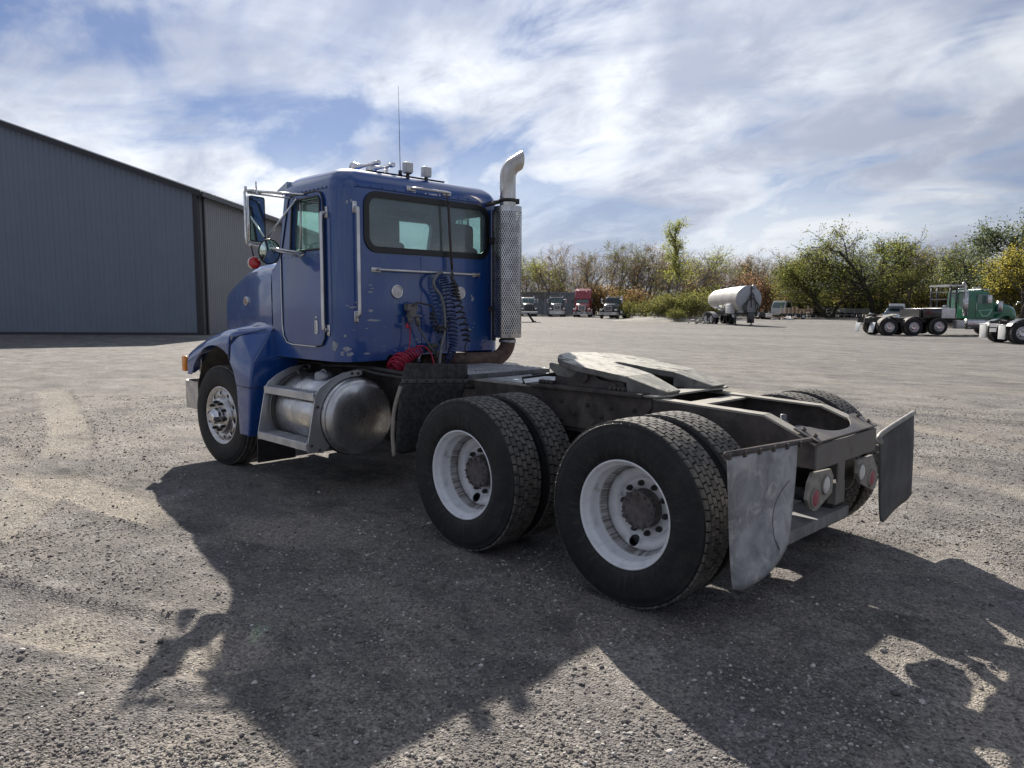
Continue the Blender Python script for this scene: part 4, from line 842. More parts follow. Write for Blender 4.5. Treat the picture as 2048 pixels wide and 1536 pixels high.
    for u, v in ((815, 331), (852, 340)):
        c = Vector({815: (3.280, 0.142, 2.928), 852: (3.280, -0.073, 2.915)}[u]); c.z -= .02; g = G(); g.bbox(c, (.06, .088, .098), .012); g.bbox(c+Vector((-.033, 0, 0)), (.010, .074, .084), .004); w = g.build('work_lamp', WL, cab)
        g = G(); g.cyl(c-Vector((0, 0, .05)), (c.x, c.y, 2.80), .018, 8); g.bbox((c.x, c.y, 2.865), (.05, .07, .03), .01); g.build('lamp_stalk', BLACK, w)
    for dy, L0 in ((0.36, .40), (.20, .36)):
        g = G(); x0 = 3.42; pr = [(0, 0), (.022, 0), (.022, .08), (.016, .10), (.018, L0*.6), (.035, L0*.85), (.06, L0), (.055, L0+.004), (.02, L0*.8)]
        g.lathe(pr, 20, 'X', (x0, dy, 2.945)); hn = g.build('air_horn', CHROME, cab)
        g = G(); g.box((x0+.12, dy, 2.89), (.03, .03, .08)); g.build('horn_foot', CHROME, hn)
    a0 = Vector((3.45, .10, 2.87)); g = G(); g.tube([a0, a0+Vector((0, 0, .04))], .018, 8); g.tube([a0+Vector((0, 0, .04)), a0+Vector((0, .01, .80))], [.0035, .0015], 5); g.build('antenna', BLACK, cab)
    # rear wall fittings
    def grab(name, p0, p1, outv, mat=CHROME, r=.014, stand=.055, parent=cab):
        p0, p1, ov = Vector(p0), Vector(p1), Vector(outv); d = (p1-p0).normalized(); g = G()
        g.tube(spline([p0, p0+ov*stand*.75+d*.012, p0+ov*stand+d*.06, p0.lerp(p1, .5)+ov*stand, p1+ov*stand-d*.06, p1+ov*stand*.75-d*.012, p1], 6), r, 10); h = g.build(name, mat, parent)
        for p, sg in ((p0, -1), (p1, 1)):
            sd = d.cross(ov); g = G(); M = Matrix((d, sd, ov)).transposed(); g.bbox(p+d*sg*.0+ov*.004, (.10, .042, .012), .005, rot=M)
            for q in (-.036, .036): g.cyl(p+d*q+ov*.008, p+d*q+ov*.016, .007, 6)
            g.build('handle_foot', mat, h)
        return h
    HM = pm('brushed_handle', (.70, .70, .70), (.55, .55, .56), rough=.3, metal=1, scale=4, rough2=.36)
    grab('grab_handle', (3.152, .805, 1.55), (3.152, .805, 2.48), (-1, 0, 0), HM, .0155)
    grab('grab_handle', (3.152, .595, 1.958), (3.152, -.585, 1.952), (-1, 0, 0), HM, .0125)
    grab('grab_handle', (3.152, .205, 2.70), (3.152, -.215, 2.70), (-1, 0, 0), HM, .012)
    grab('grab_handle', (3.355, .952, 1.43), (3.355, .952, 2.44), (0, 1, 0), HM, .0155)
    for y in (.375, -.375):
        g = G(); g.lathe([(.062, 0), (.062, -.012), (.052, -.016), (.049, -.010)], 28, 'X', (3.15, y, 1.772), 1); g.lathe([(.049, -.010), (.03, -.016), (0, -.019)], 28, 'X', (3.15, y, 1.772), 0); g.build('load_lamp', [WHITEL, HM], cab)
    # paint chips, each an irregular flake
    CP = [(0.639, 1.520, 0.0843, 0.0131, "r"), (0.645, 1.795, 0.0260, 0.0069, "r"), (0.650, 1.764, 0.0313, 0.0087, "r"), (0.660, 1.825, 0.0208, 0.0061, "r"), (0.659, 1.603, 0.0313, 0.0174, "r"), (0.158, 1.335, 0.0232, 0.0093, "r"), (0.129, 1.311, 0.0234, 0.0093, "r"), (-0.375, 1.752, 0.0160, 0.0096, "r"), (-0.537, 1.715, 0.0198, 0.0343, "r"), (-0.524, 1.745, 0.0132, 0.0098, "r"), (-0.497, 1.416, 0.0264, 0.0098, "r"), (0.703, 1.447, 0.0155, 0.0052, "r"), (0.402, 1.247, 0.0110, 0.0068, "r"), (0.622, 1.344, 0.0105, 0.0044, "r"), (0.396, 1.679, 0.0082, 0.0058, "r"), (0.363, 1.675, 0.0083, 0.0058, "r"), (-0.557, 1.479, 0.0093, 0.0069, "r"), (-0.543, 1.435, 0.0080, 0.0059, "r"), (-0.452, 1.598, 0.0078, 0.0059, "r"), (0.522, 1.288, 0.0086, 0.0054, "r"), (0.573, 1.704, 0.0079, 0.0044, "r"), (0.578, 1.731, 0.0079, 0.0044, "r"), (0.316, 1.426, 0.0073, 0.0045, "r"), (0.508, 1.452, 0.0065, 0.0044, "r"), (0.697, 1.228, 0.0417, 0.0110, "r"), (1.836, 1.293, 0.0428, 0.0606, "c"), (2.441, 1.230, 0.0617, 0.0216, "c"), (2.496, 1.273, 0.0380, 0.0216, "c"), (2.836, 1.633, 0.0331, 0.0112, "c"), (2.562, 1.646, 0.0165, 0.0069, "c"), (2.409, 1.385, 0.0142, 0.0129, "c"), (2.998, 1.672, 0.0190, 0.0086, "c"), (2.839, 1.436, 0.0142, 0.0065, "c"), (2.635, 2.517, 0.0093, 0.0169, "c"), (2.834, 2.532, 0.0093, 0.0170, "c"), (2.640, 1.229, 0.0428, 0.0173, "c")]
    g = G(); rs = random.Random(4)
    for (y, z, hw, hh, side) in CP:
        n = 11; ring = []
        for k in range(n):
            a = 2*pi*k/n; q = rs.uniform(.55, 1.15); ring.append((hw*q*cos(a), hh*q*sin(a)))
        if side == 'r': vs = [(3.1488, y+p, z+q) for p, q in ring]+[(3.1495, y+p, z+q) for p, q in ring]
        else: vs = []
        if side == 'c':    # wraps the rounded rear corner
            c = (XR+.17, HW-.17)
            for rad in (.1715, .1705):
                for p, q in ring:
                    a = y+p/.17; vs.append((c[0]+rad*cos(a), c[1]+rad*sin(a), z+q))
        g.add(vs, [tuple(range(n))]+[(i, (i+1) % n, n+(i+1) % n, n+i) for i in range(n)])
    g.build('paint_chips', PRIMER, cab, fixn=True)['kind'] = 'stuff'
    # door
    od = [(4.15, 2.10), (4.15, 1.45), (4.13, 1.36), (4.07, 1.305), (3.98, 1.29), (3.55, 1.285), (3.45, 1.30), (3.40, 1.36), (3.385, 1.45), (3.385, 2.45), (3.395, 2.56), (3.43, 2.615), (3.50, 2.632), (3.93, 2.632), (3.98, 2.60)]
    for s in (1, -1):
        g = G(); g.plate(od, [dwin], .012, ((0, .951 if s > 0 else -.963, 0), (1, 0, 0), (0, 0, 1), (0, 1, 0))); dr = g.build('door', BLUE, cab, bevel=.003)
        g = G(); y = s*.966
        ring = [(x, y, z) for x, z in od]; g.tube(ring, .007, 6, closed=True); g.build('door_seal', GASKET, dr)
        g = G(); g.tube([(4.152, s*.970, 2.08), (4.152, s*.970, 1.46), (4.132, s*.970, 1.36), (4.07, s*.970, 1.303), (3.98, s*.970, 1.287), (3.55, s*.970, 1.282)], .006, 6); g.build('hinge_strip', HM, dr)
        g = G(); g.tube([(x, s*.966, z) for x, z in dwin], .010, 6, closed=True); g.build('window_gasket', GASKET, dr)
        g = G(); g.tube([(3.80, s*.955, 2.14), (3.785, s*.955, 2.58)], .009, 6); g.build('vent_bar', HM, dr)
        g = G(); g.plate(rr(3.54, 1.455, .05, .12, .015), [rr(3.54, 1.455, .03, .09, .01)], .008, ((0, .962 if s > 0 else -.970, 0), (1, 0, 0), (0, 0, 1), (0, 1, 0))); g.box((3.54, s*.964, 1.46), (.028, .004, .085)); g.build('door_handle', HM, dr)
        g = G(); g.lathe([(.0, .012), (.010, .012), (.012, 0)], 10, 'Y', (3.54, .962 if s > 0 else -.974, 1.54)); g.build('lock', HM, dr)
    # belt line rivets on the door
    for k in range(9):
        b = link('rivet', RIV, cab); b.location = (3.5+.075*k, .9625, 2.085)
    # interior
    def seat(y):
        g = G(); g.bbox((3.52, y, 1.62), (.48, .5, .16), .05); g.bbox((3.30, y, 1.92), (.12, .48, .62), .05, rot=Matrix.Rotation(radians(-6), 3, 'Y')); g.bbox((3.285, y, 2.32), (.10, .40, .26), .05); g.build('seat', SEATM, cab)
    seat(.45); seat(-.45)
    g = G(); g.bbox((4.15, 0, 1.86), (.34, 1.74, .34), .05); g.build('dashboard', SEATM, cab)
    g = G(); g.tube([(3.94+.07*sin(a), .45+.22*cos(a), 1.98+.20*sin(a)) for a in np.linspace(0, 2*pi, 28, endpoint=False)], .014, 8, closed=True); g.cyl((3.94, .45, 1.98), (4.1, .45, 1.85), .03, 8); g.box((3.94, .45, 1.98), (.02, .40, .04)); g.build('steering_wheel', BLACK, cab)
    g = G(); g.box((3.78, 0, 1.27), (1.12, 1.78, .04)); g.build('cab_floor', SEATM, cab)
    for y in (.45, -.45):
        g = G(); g.bbox((4.09, y, 2.60), (.10, .5, .015), .006, rot=Matrix.Rotation(radians(25), 3, 'Y')); g.build('inner_visor', SEATM, cab)
    # ---------------------------------------------------------------- hood
    xs = np.array([4.405, 4.6, 4.9, 5.2, 5.45, 5.7, 5.85, 5.94, 5.98]); zt = np.array([2.045, 2.06, 2.045, 2.005, 1.95, 1.89, 1.85, 1.82, 1.80]); hw = np.array([.945, .93, .885, .84, .80, .755, .73, .71, .69])
    S = []
    for x, z, w in zip(xs, zt, hw):
        half = [(w-.01, 1.30), (w, 1.5), (w, z-.22), (w-.006, z-.12), (w-.024, z-.055), (w-.06, z-.015), (w-.13, z+.004), (w*.5, z+.024), (0, z+.032)]
        S.append([(x, y, q) for y, q in half]+[(x, -y, q) for y, q in reversed(half[:-1])])
    n = len(S[0]); vs = [p for s in S for p in s]; fs = [(i*n+k, i*n+k+1, (i+1)*n+k+1, (i+1)*n+k) for i in range(len(S)-1) for k in range(n-1)]; fs.append(tuple((len(S)-1)*n+k for k in range(n)))
    g = G(); g.add(vs, fs, 0, True); hood = g.build('hood', BLUEH, T, fixn=True); autosmooth(hood, 50)
    for p in hood.data.polygons:
        if p.center.x > 5.975: p.use_smooth = False
    for s in (1, -1):
        c = Vector((5.12, .856, 1.69)); c.y *= s; g = G(); g.lathe([(.046, -.01*s), (.046, .012*s), (.038, .018*s), (.036, .014*s)], 20, 'Y', c, 1); g.lathe([(.036, .014*s), (.02, .024*s), (0, .026*s)], 20, 'Y', c, 0); g.build('side_marker', [pm('faded_lens', (.36, .22, .16), (.42, .27, .2), rough=.3, scale=40), HM], hood)
    g = G(); g.bbox((6.0, 0, 1.30), (.05, 1.0, .82), .02); g.build('grille', STEEL, hood)
    g = G(); g.tube([(4.408, y, 2.052+.022*(1-abs(y)/.76)) if abs(y) < .76 else (4.408, y, 2.0) for y in np.linspace(-.76, .76, 9)], .006, 6); g.build('hood_seam', GASKET, hood)
    # ---------------------------------------------------------------- front fenders
    arch = lambda x: .60+.64*sqrt(max(0, 1-((x-5.17)/.665)**2))
    cx = np.array([4.30, 4.5, 4.75, 5.02, 5.38, 5.72, 5.86, 5.94, 5.98]); cz = np.array([1.455, 1.445, 1.425, 1.40, 1.33, 1.225, 1.17, 1.12, 1.07])
    for s in (1, -1):
        g = G(); S = []; rear = 4.36
        for x in list(np.linspace(rear, 4.80, 8))+list(np.linspace(4.83, 5.86, 28))+[5.9, 5.94, 5.965, 5.98]:
            z = float(np.interp(x, cx, cz)); w = 1.205-.9*max(0, x-5.88)**1.5*4; tw = .20*max(0, 4.80-x)/.44
            lo = (max(.90, arch(x)) if x < 5.835 else .90) if x > 4.81 else z-.085; zh = z+.07+.10*sstep(5.4, 4.5, x)
            q = [(.66, zh+.06), (.80, zh+.02), (.90, z+.055), (1.0-tw*.6, z+.022), (w-.105-tw, z+.002), (w-.06-tw, z-.018), (w-.025-tw, z-.05)]
            q += [(w-.006-tw, max(lo+.004, z-.085)), (w, max(lo+.002, z-.14)), (w, lo+.001), (w-.012, lo)] if x > 4.81 else [(w-.006-tw, z-.080), (w-.006-tw, z-.083), (w-.008-tw, z-.085), (w-.02-tw, z-.085)]
            S.append([(x, y*s, zz) for y, zz in q])
        n = len(S[0]); vs = [p for q in S for p in q]; fs = [(i*n+k, i*n+k+1, (i+1)*n+k+1, (i+1)*n+k) for i in range(len(S)-1) for k in range(n-1)]; fs.append(tuple((len(S)-1)*n+k for k in range(n)))
        g.add(vs, fs, 0, True); fd = g.build('front_fender', BLUEH, T, fixn=True); autosmooth(fd, 60)
        # inner wheel house
        g = G(); A = [(5.17+.655*cos(t), .60+.63*sin(t)) for t in np.linspace(0.25, pi-.1, 18)]
        vs = [(x, s*1.12, z) for x, z in A]+[(x, s*.66, z) for x, z in A]; m_ = len(A); g.add(vs, [(i, i+1, m_+i+1, m_+i) for i in range(m_-1)]+[tuple(range(m_, 2*m_))], 0, True); g.build('wheel_house', DIRTY, fd)
        # rear extension of the fender
        V = dict(A=(4.84, 1.199, 1.13), B=(4.83, 1.192, 1.27), B2=(4.78, 1.172, 1.335), C=(4.68, 1.138, 1.365), D=(4.37, .985, 1.405), D2=(4.35, .90, 1.39), E=(4.285, 1.215, 1.13), F=(4.335, 1.222, .88), Gg=(4.40, 1.222, .385), H=(4.60, 1.215, .385), I=(4.645, 1.212, .86), J=(4.715, 1.208, 1.0), K=(4.33, .72, 1.30), L=(4.42, .72, .385), M=(4.30, .89, 1.16))
        nm = list(V); P = [(V[k][0], V[k][1]*s, V[k][2]) for k in nm]; ix = {k: i for i, k in enumerate(nm)}
        fc = ['JIHG'.replace('G', 'g'), ]
        fcs = [('A', 'J', 'F', 'E'), ('J', 'I', 'F'), ('I', 'H', 'Gg', 'F'), ('A', 'E', 'C', 'B2', 'B'), ('C', 'E', 'D'), ('E', 'F', 'Gg', 'L', 'K', 'M'), ('E', 'M', 'D2', 'D'), ('D2', 'M', 'K'), ('H', 'L', 'Gg')]
        g = G(); g.add(P, [tuple(ix[q] for q in f) for f in fcs], 0, True); fx = g.build('fender_extension', BLUEH, T, fixn=True)
        md = fx.modifiers.new('b', 'BEVEL'); md.width = .028; md.segments = 4; md.limit_method = 'ANGLE'; md.angle_limit = radians(18)
        dg = bpy.context.evaluated_depsgraph_get(); fx.data = bpy.data.meshes.new_from_object(fx.evaluated_get(dg)); fx.modifiers.clear(); autosmooth(fx, 40)
        g = G(); g.tube([(4.812, 1.207*s, 1.10), (4.795, 1.196*s, 1.26), (4.745, 1.172*s, 1.33), (4.665, 1.14*s, 1.36), (4.395, 1.012*s, 1.418)], .0045, 6); g.build('panel_gap', GASKET, fx)
        g = G(); g.tube([(4.655, 1.216*s, .87), (4.34, 1.226*s, .865)], .0035, 5); g.tube([(4.336, 1.226*s, .865), (4.345, .9*s, .865)], .0035, 5); g.build('panel_line', GASKET, fx)
        g = G(); g.bbox((5.955, s*1.195, 1.01), (.09, .04, .17), .015); g.build('turn_signal', AMBER, fd)
        g = G(); g.prism([(4.43, .42), (4.43, .12), (4.442, .12), (4.442, .42)], 'Y', min(s*.72, s*1.12), max(s*.72, s*1.12)); sf = g.build('splash_flap', BLACK, T)
        g = G(); g.bbox((6.0, s*.85, 1.0), (.06, .36, .2), .03); g.build('headlamp', STEEL, fd)
    # bumper
    pl = [(5.66, 1.205), (5.93, 1.205), (6.03, 1.15), (6.07, .9), (6.08, 0)]; pl = pl+[(x, -y) for x, y in reversed(pl[:-1])]
    g = G(); m_ = len(pl); vs = [(x, y, .53) for x, y in pl]+[(x, y, .83) for x, y in pl]+[(x-.012, y*.985, .53) for x, y in pl]+[(x-.012, y*.985, .83) for x, y in pl]
    g.add(vs, [(i, i+1, m_+i+1, m_+i) for i in range(m_-1)]+[(2*m_+i+1, 2*m_+i, 3*m_+i, 3*m_+i+1) for i in range(m_-1)]+[(m_+i, m_+i+1, 3*m_+i+1, 3*m_+i) for i in range(m_-1)]+[(i+1, i, 2*m_+i, 2*m_+i+1) for i in range(m_-1)]+[(0, m_, 3*m_, 2*m_)], 0, False); g.build('bumper', STEEL, T)
    # ---------------------------------------------------------------- exhaust
    ex = (2.95, -.825); g = G()
    NA, NZ = 38, 52; r = .138; z0, z1 = 1.375, 2.565
    for i in range(NA):
        for j in range(NZ):
            da = 2*pi/NA; dz = (z1-z0)/NZ; a = i*da+(da/2 if j % 2 else 0); zz = z0+j*dz
            o = [(a, zz), (a+da, zz), (a+da, zz+dz), (a, zz+dz)]; h = [(a+da*.29, zz+dz*.1), (a+da*.71, zz+dz*.1), (a+da*.71, zz+dz*.86), (a+da*.29, zz+dz*.86)]
            h = [(p, max(q, zz+dz*.02)) for p, q in h]; P = [(ex[0]+r*cos(p), ex[1]+r*sin(p), q) for p, q in o+h]
            g.add(P, [(0, 1, 5, 4), (1, 2, 6, 5), (2, 3, 7, 6), (3, 0, 4, 7)])
    for a, b in ((1.335, 1.375), (2.565, 2.615)): g.lathe([(r, a), (r+.001, b)], 40, 'Z', (ex[0], ex[1], 0))
    sh = g.build('heat_shield', pm('shield_steel', (.52, .52, .53), (.38, .38, .39), rough=.16, metal=1, scale=12, rough2=.3), T)
    g = G(); g.lathe([(.07, 1.33), (.118, 1.345), (.118, 2.585), (.07, 2.60)], 32, 'Z', (ex[0], ex[1], 0)); mf = g.build('muffler', BLACK, T)
    PIPE = pm('chromed_pipe', (.62, .60, .57), (.45, .42, .38), rough=.18, metal=1, scale=9, rough2=.4, stretch=(1, 1, .4))
    d = Vector((-.90, -.44, 0)).normalized()*1.0; g = G()
    pp = [(ex[0], ex[1], 2.60), (ex[0], ex[1], 2.75), (ex[0], ex[1], 2.90)]
    dirx = Vector((-.35, -.94, 0)).normalized()
    for k in range(1, 8):
        a = radians(58)*k/7; q = Vector((ex[0], ex[1], 2.90))+dirx*(.15*(1-cos(a)))+Vector((0, 0, .15*sin(a))); pp.append(q)
    e = Vector((0, 0, cos(radians(58))))+dirx*sin(radians(58)); pp.append(pp[-1]+e*.085)
    g.tube(pp, .079, 24, caps=False); tp = g.build('exhaust_tip', PIPE, mf)
    # cut the open end upright
    me = tp.data; end = Vector(pp[-1])+e*.0; lim = (Vector(pp[-1])).dot(dirx)
    for v in list(me.vertices)[-24:]:
        k = (lim+.0-v.co.dot(dirx))/max(.2, e.dot(dirx)); v.co += e*k
    g = G(); g.lathe([(.080, 2.66), (.092, 2.66), (.092, 2.69), (.080, 2.69)], 24, 'Z', (ex[0], ex[1], 0)); g.box((3.07, -.80, 2.675), (.20, .06, .02)); g.tube([(3.15, -.72, 2.64), (3.05, -.80, 2.67), (2.93, -.91, 2.672)], .018, 8); g.box((2.93, -.925, 2.675), (.05, .035, .05)); g.build('stack_clamp', DIRTY, mf)
    g = G(); g.box((3.10, -.83, 1.62), (.10, .16, .05)); g.box((3.10, -.83, 2.30), (.10, .16, .05)); g.tube([(3.12, -.80, 1.3), (3.12, -.80, 2.6)], .02, 8); g.build('stack_bracket', DIRTY, mf)
    g = G(); g.tube(spline([(ex[0], ex[1], 1.345), (ex[0], ex[1], 1.26), (ex[0]+.02, ex[1]+.05, 1.17), (3.0, -.68, 1.125), (3.06, -.50, 1.12), (3.15, -.30, 1.12), (3.4, -.1, 1.1)], 8), .075, 20); g.build('exhaust_elbow', RUST, mf)
    g = G(); g.lathe([(.077, 1.285), (.086, 1.285), (.086, 1.32), (.077, 1.32)], 24, 'Z', (ex[0], ex[1], 0)); g.build('pipe_clamp', DULL, mf)
    # ---------------------------------------------------------------- mirrors
    for s in (1, -1):
        o_ = Vector((4.08, 1.295, 0)); i_ = Vector((4.135, 1.125, 0)); FY = Matrix.Scale(-1, 4, (0, 1, 0)) if s < 0 else Matrix.Identity(4)
        g = G(); g.tube(spline([(4.10, 1.31, 2.19), (4.10, 1.325, 2.25), (4.10, 1.325, 2.60), (4.10, 1.315, 2.655), (4.04, 1.25, 2.665)], 6), .011, 8)
        g.tube([(4.10, 1.315, 2.66), (3.68, .965, 2.62)], .0115, 8); g.tube([(4.10, 1.30, 2.645), (3.85, .97, 2.60)], .009, 8)
        g.tube([(4.10, 1.31, 2.19), (3.71, .968, 2.11)], .0115, 8); g.tube([(4.09, 1.25, 2.185), (3.80, .968, 2.085)], .009, 8); g.tube([(3.71, .968, 2.105), (3.80, .968, 2.085)], .009, 8)
        g.tube([(4.11, 1.11, 2.27), (3.83, .968, 2.60)], .010, 8); g.box((4.02, 1.24, 2.645), (.03, .05, .03)); g.tube([(4.03, 1.25, 2.66), (4.03, 1.25, 2.74)], .007, 6); g.tube([(4.11, 1.31, 2.66), (4.11, 1.31, 2.70)], .012, 6)
        g.xf(FY); mb = g.build('mirror_bracket', CHROME, T)
        w = (i_-o_).normalized(); nn = Vector((-w.y, w.x, 0)); nn = nn if nn.x < 0 else -nn; c = (o_+i_)/2+Vector((0, 0, 2.42)); M = Matrix((w, Vector((0, 0, 1)), nn)).transposed()
        g = G(); g.bbox(c-nn*.022, (.185, .405, .04), .014, rot=M); g.xf(FY); hd = g.build('mirror_head', CHROME, mb)
        g = G(); b = G(); b.plate(rr(0, 0, .172, .392, .02), (), .004, (c-nn*.001, w, (0, 0, 1), nn)); g.add(b.v, b.f); g.xf(FY); g.build('mirror_glass', MIRROR, mb)
        g = G(); b = G(); b.plate(rr(0, 0, .186, .406, .024), [rr(0, 0, .168, .388, .018)], .006, (c-nn*.001, w, (0, 0, 1), nn)); g.add(b.v, b.f); g.xf(FY); g.build('mirror_rim', BLACK, mb)
        c2 = Vector((3.96, 1.175, 2.125)); n2 = Vector((-.93, -.13, -.08)).normalized(); M2 = n2.to_track_quat('Z', 'Y').to_matrix().to_4x4(); M2.translation = c2
        g = G(); g.lathe([(0, .022), (.04, .019), (.08, .010), (.108, .0)], 32, 'Z'); g.xf(FY @ M2); g.build('round_mirror', MIRROR, mb)
        g = G(); g.lathe([(.105, .004), (.113, .004), (.115, -.004), (.10, -.03), (.05, -.045), (0, -.05)], 32, 'Z'); g.tube([(0, 0, -.04), (-.02, .05, -.09)], .010, 6); g.xf(FY @ M2); g.build('round_mirror_back', BLACK, mb)
        c3 = Vector((4.06, 1.275, 2.025)); M3 = Vector((-.95, .25, .1)).to_track_quat('Z', 'Y').to_matrix().to_4x4(); M3.translation = c3
        g = G(); g.lathe([(.052, .012), (.044, .022), (.02, .028), (0, .029)], 24, 'Z', mi=0); g.lathe([(.052, .012), (.057, .010), (.058, -.012), (.045, -.03), (0, -.036)], 24, 'Z', mi=1); g.xf(FY @ M3); g.build('red_lamp', [REDL, CHROME], mb)
        g = G(); g.tube([(4.065, 1.275, 2.07), (4.07, 1.285, 2.13), (4.075, 1.29, 2.19)], .006, 6); g.xf(FY); g.build('lamp_stem', DIRTY, mb)
    # ---------------------------------------------------------------- hoses behind the cab
    g = G(); g.tube(spline([(3.080, -0.094, 1.957), (3.060, -0.030, 1.940), (3.050, 0.029, 1.876), (3.050, 0.015, 1.810), (3.050, -0.056, 1.733), (3.050, -0.096, 1.580), (3.050, -0.095, 1.412), (3.040, -0.043, 1.249), (3.000, 0.009, 1.109)]), .0145, 10); g.build('air_hose', GREYHOSE, T)
    g = G(); g.tube(coil([(3.060, -0.089, 1.919), (3.050, -0.116, 1.818), (3.050, -0.158, 1.655), (3.050, -0.188, 1.490), (3.050, -0.205, 1.324), (3.050, -0.180, 1.206), (3.020, -0.092, 1.131)], 27, [.030, .044, .046, .044, .040, .034, .025]), .0062, 6); g.build('blue_coil', BLUEHOSE, T)
    g = G(); g.tube(coil([(3.040, -0.188, 1.875), (3.030, -0.210, 1.796), (3.030, -0.222, 1.712), (3.030, -0.271, 1.575), (3.030, -0.333, 1.426), (3.030, -0.358, 1.301)], 13, [.022, .034, .040, .042, .040, .028]), .0085, 6); g.tube(spline([(3.050, -0.376, 1.300), (3.050, -0.350, 1.247), (3.050, -0.362, 1.165), (3.030, -0.332, 1.119), (3.000, -0.192, 1.117)]), .007, 6); g.tube(spline([(3.080, -0.222, 1.947), (3.050, -0.190, 1.908), (3.030, -0.198, 1.866), (3.030, -0.235, 1.820), (3.030, -0.203, 1.749)]), .016, 8); g.build('black_coil', BLKHOSE, T)
    g = G(); g.tube(spline([(3.060, 0.263, 1.644), (3.060, 0.217, 1.676), (3.060, 0.137, 1.663), (3.060, 0.050, 1.645), (3.060, 0.021, 1.589)]), .008, 6); g.tube(coil([(3.060, 0.033, 1.590), (3.060, 0.034, 1.516), (3.060, -0.001, 1.450), (3.060, -0.061, 1.421), (3.060, -0.128, 1.444), (3.060, -0.190, 1.528)], 10, [.026, .03, .03, .03, .028, .02]), .008, 6); g.build('black_coil', BLKHOSE, T)
    g = G(); g.tube(spline([(3.080, 0.287, 1.473), (3.080, 0.285, 1.359), (3.070, 0.306, 1.247), (3.050, 0.332, 1.195)]), .006, 6)
    g.tube(coil([(2.980, 0.565, 1.094), (2.990, 0.504, 1.126), (3.000, 0.431, 1.157), (3.020, 0.333, 1.205), (3.040, 0.215, 1.236)], 13, [.050, .072, .066, .054, .048, .040]), .0072, 7)
    g.tube(coil([(2.940, 0.556, 1.109), (2.960, 0.498, 1.162), (2.980, 0.440, 1.190)], 4, [.06, .07, .05], ph=1.0), .0072, 7)
    g.tube(spline([(3.060, 0.228, 1.281), (3.050, 0.167, 1.279), (3.040, 0.117, 1.250), (3.020, 0.086, 1.195), (3.000, 0.074, 1.112)]), .0072, 7); g.build('red_coil', REDHOSE, T)
    GL = pm('grimy_bracket', (.12, .115, .115), (.19, .18, .175), rough=.65, scale=25, bump=.3, metal=.2)
    c = Vector((3.100, 0.256, 1.590)); g = G(); g.box(c+Vector((.0, .0, .045)), (.06, .11, .06)); g.box(c+Vector((-.01, 0, -.005)), (.05, .07, .07)); g.box(c+Vector((-.03, -.01, -.035)), (.06, .135, .014)); g.cyl(c+Vector((-.03, .04, -.03)), c+Vector((-.03, .035, -.10)), .022, 10); g.cyl(c+Vector((-.03, -.035, -.03)), c+Vector((-.035, -.055, -.12)), .024, 10); gl = g.build('hose_holder', GL, T)
    g = G(); g.cyl(Vector((3.080, 0.301, 1.450)), Vector((3.060, 0.338, 1.483)), .012, 10); g.bbox(Vector((3.060, 0.333, 1.456)), (.02, .03, .025), .008); g.build('red_coupler', REDHOSE, gl)
    g = G(); g.tube([Vector((3.080, 0.199, 1.471)), Vector((3.070, 0.110, 1.332)), Vector((3.040, 0.017, 1.182))], .009, 6); g.build('link_arm', GL, gl)
    c = Vector((3.080, 0.020, 1.273)); g = G(); g.bbox(c, (.06, .10, .05), .015); g.bbox(c+Vector((-.03, -.02, -.08)), (.05, .045, .08), .012); g.cyl(c+Vector((-.02, .03, .02)), c+Vector((-.02, .04, -.06)), .012, 8); g.cyl(c+Vector((-.02, -.07, .03)), c+Vector((-.02, -.09, .05)), .02, 8); g.cyl(c+Vector((0, .08, -.02)), c+Vector((0, .03, -.02)), .03, 10); g.build('air_valve', DIRTY, T)
    g = G(); p0 = Vector((3.100, -0.194, 2.588)); p1 = Vector((3.100, -0.210, 2.288)); p2 = Vector((3.090, -0.225, 1.985)); g.tube([p0, p1, p2], .012, 6); g.tube([p2, Vector((3.060, -0.211, 1.909))], .005, 5); g.tube([p0, Vector((3.090, -0.162, 2.684))], .006, 5); g.build('hose_tender_spring', pm('dark_strap', (.045, .03, .03), (.07, .05, .048), rough=.6, scale=30), T)
    return T
blue_truck()

# ------------------------------------------------------------------ vehicles and things across the yard
LAT = _gz_r; DEP = _gz_f
def yaw_of(v): return atan2(v.y, v.x)
BLKP = pm('black_paint', (.012, .013, .016), (.02, .021, .024), rough=.25, scale=4, coat=.6)
WHTP = pm('white_paint', (.66, .67, .68), (.56, .57, .58), rough=.4, scale=4, coat=.3)
REDP = pm('red_paint', (.24, .012, .028), (.30, .018, .035), rough=.3, scale=3, coat=.6)
GRNP = pm('green_paint', (.004, .12, .06), (.006, .15, .075), rough=.28, scale=3, coat=.7)
SILV = pm('silver_paint', (.42, .43, .45), (.5, .51, .52), rough=.35, metal=.5, scale=5)
DGLS = pm('dark_glass', (.02, .028, .032), rough=.06, spec=.8)
LGLS = pm('pale_glass', (.10, .16, .15), rough=.08, spec=.8)
WOOD = pm('raw_timber', (.36, .24, .16), (.46, .32, .22), rough=.8, scale=6)
def simple_wheel(parent, loc, rz, rim='alloy', dual=False):
    w = link('wheel', {'alloy': RA, 'dish': RD, 'plain': RP}[rim], parent); w.location = loc; w.rotation_euler = (0, 0, rz)
    for n_, m_ in (('tyre', TY), ('tread', TR)): k = link(n_, m_, w)
    if dual:
        k = link('inner_tyre', TY, w); k.location = (0, -.33, 0)
    return w
def loft(g, secs, mi=0, smooth=True, cap=True):
    n = len(secs[0]); g.add([p for s in secs for p in s], [(i*n+k, i*n+(k+1) % n, (i+1)*n+(k+1) % n, (i+1)*n+k) for i in range(len(secs)-1) for k in range(n)]+([tuple(range(n)), tuple((len(secs)-1)*n+k for k in reversed(range(n)))] if cap else []), mi, smooth)
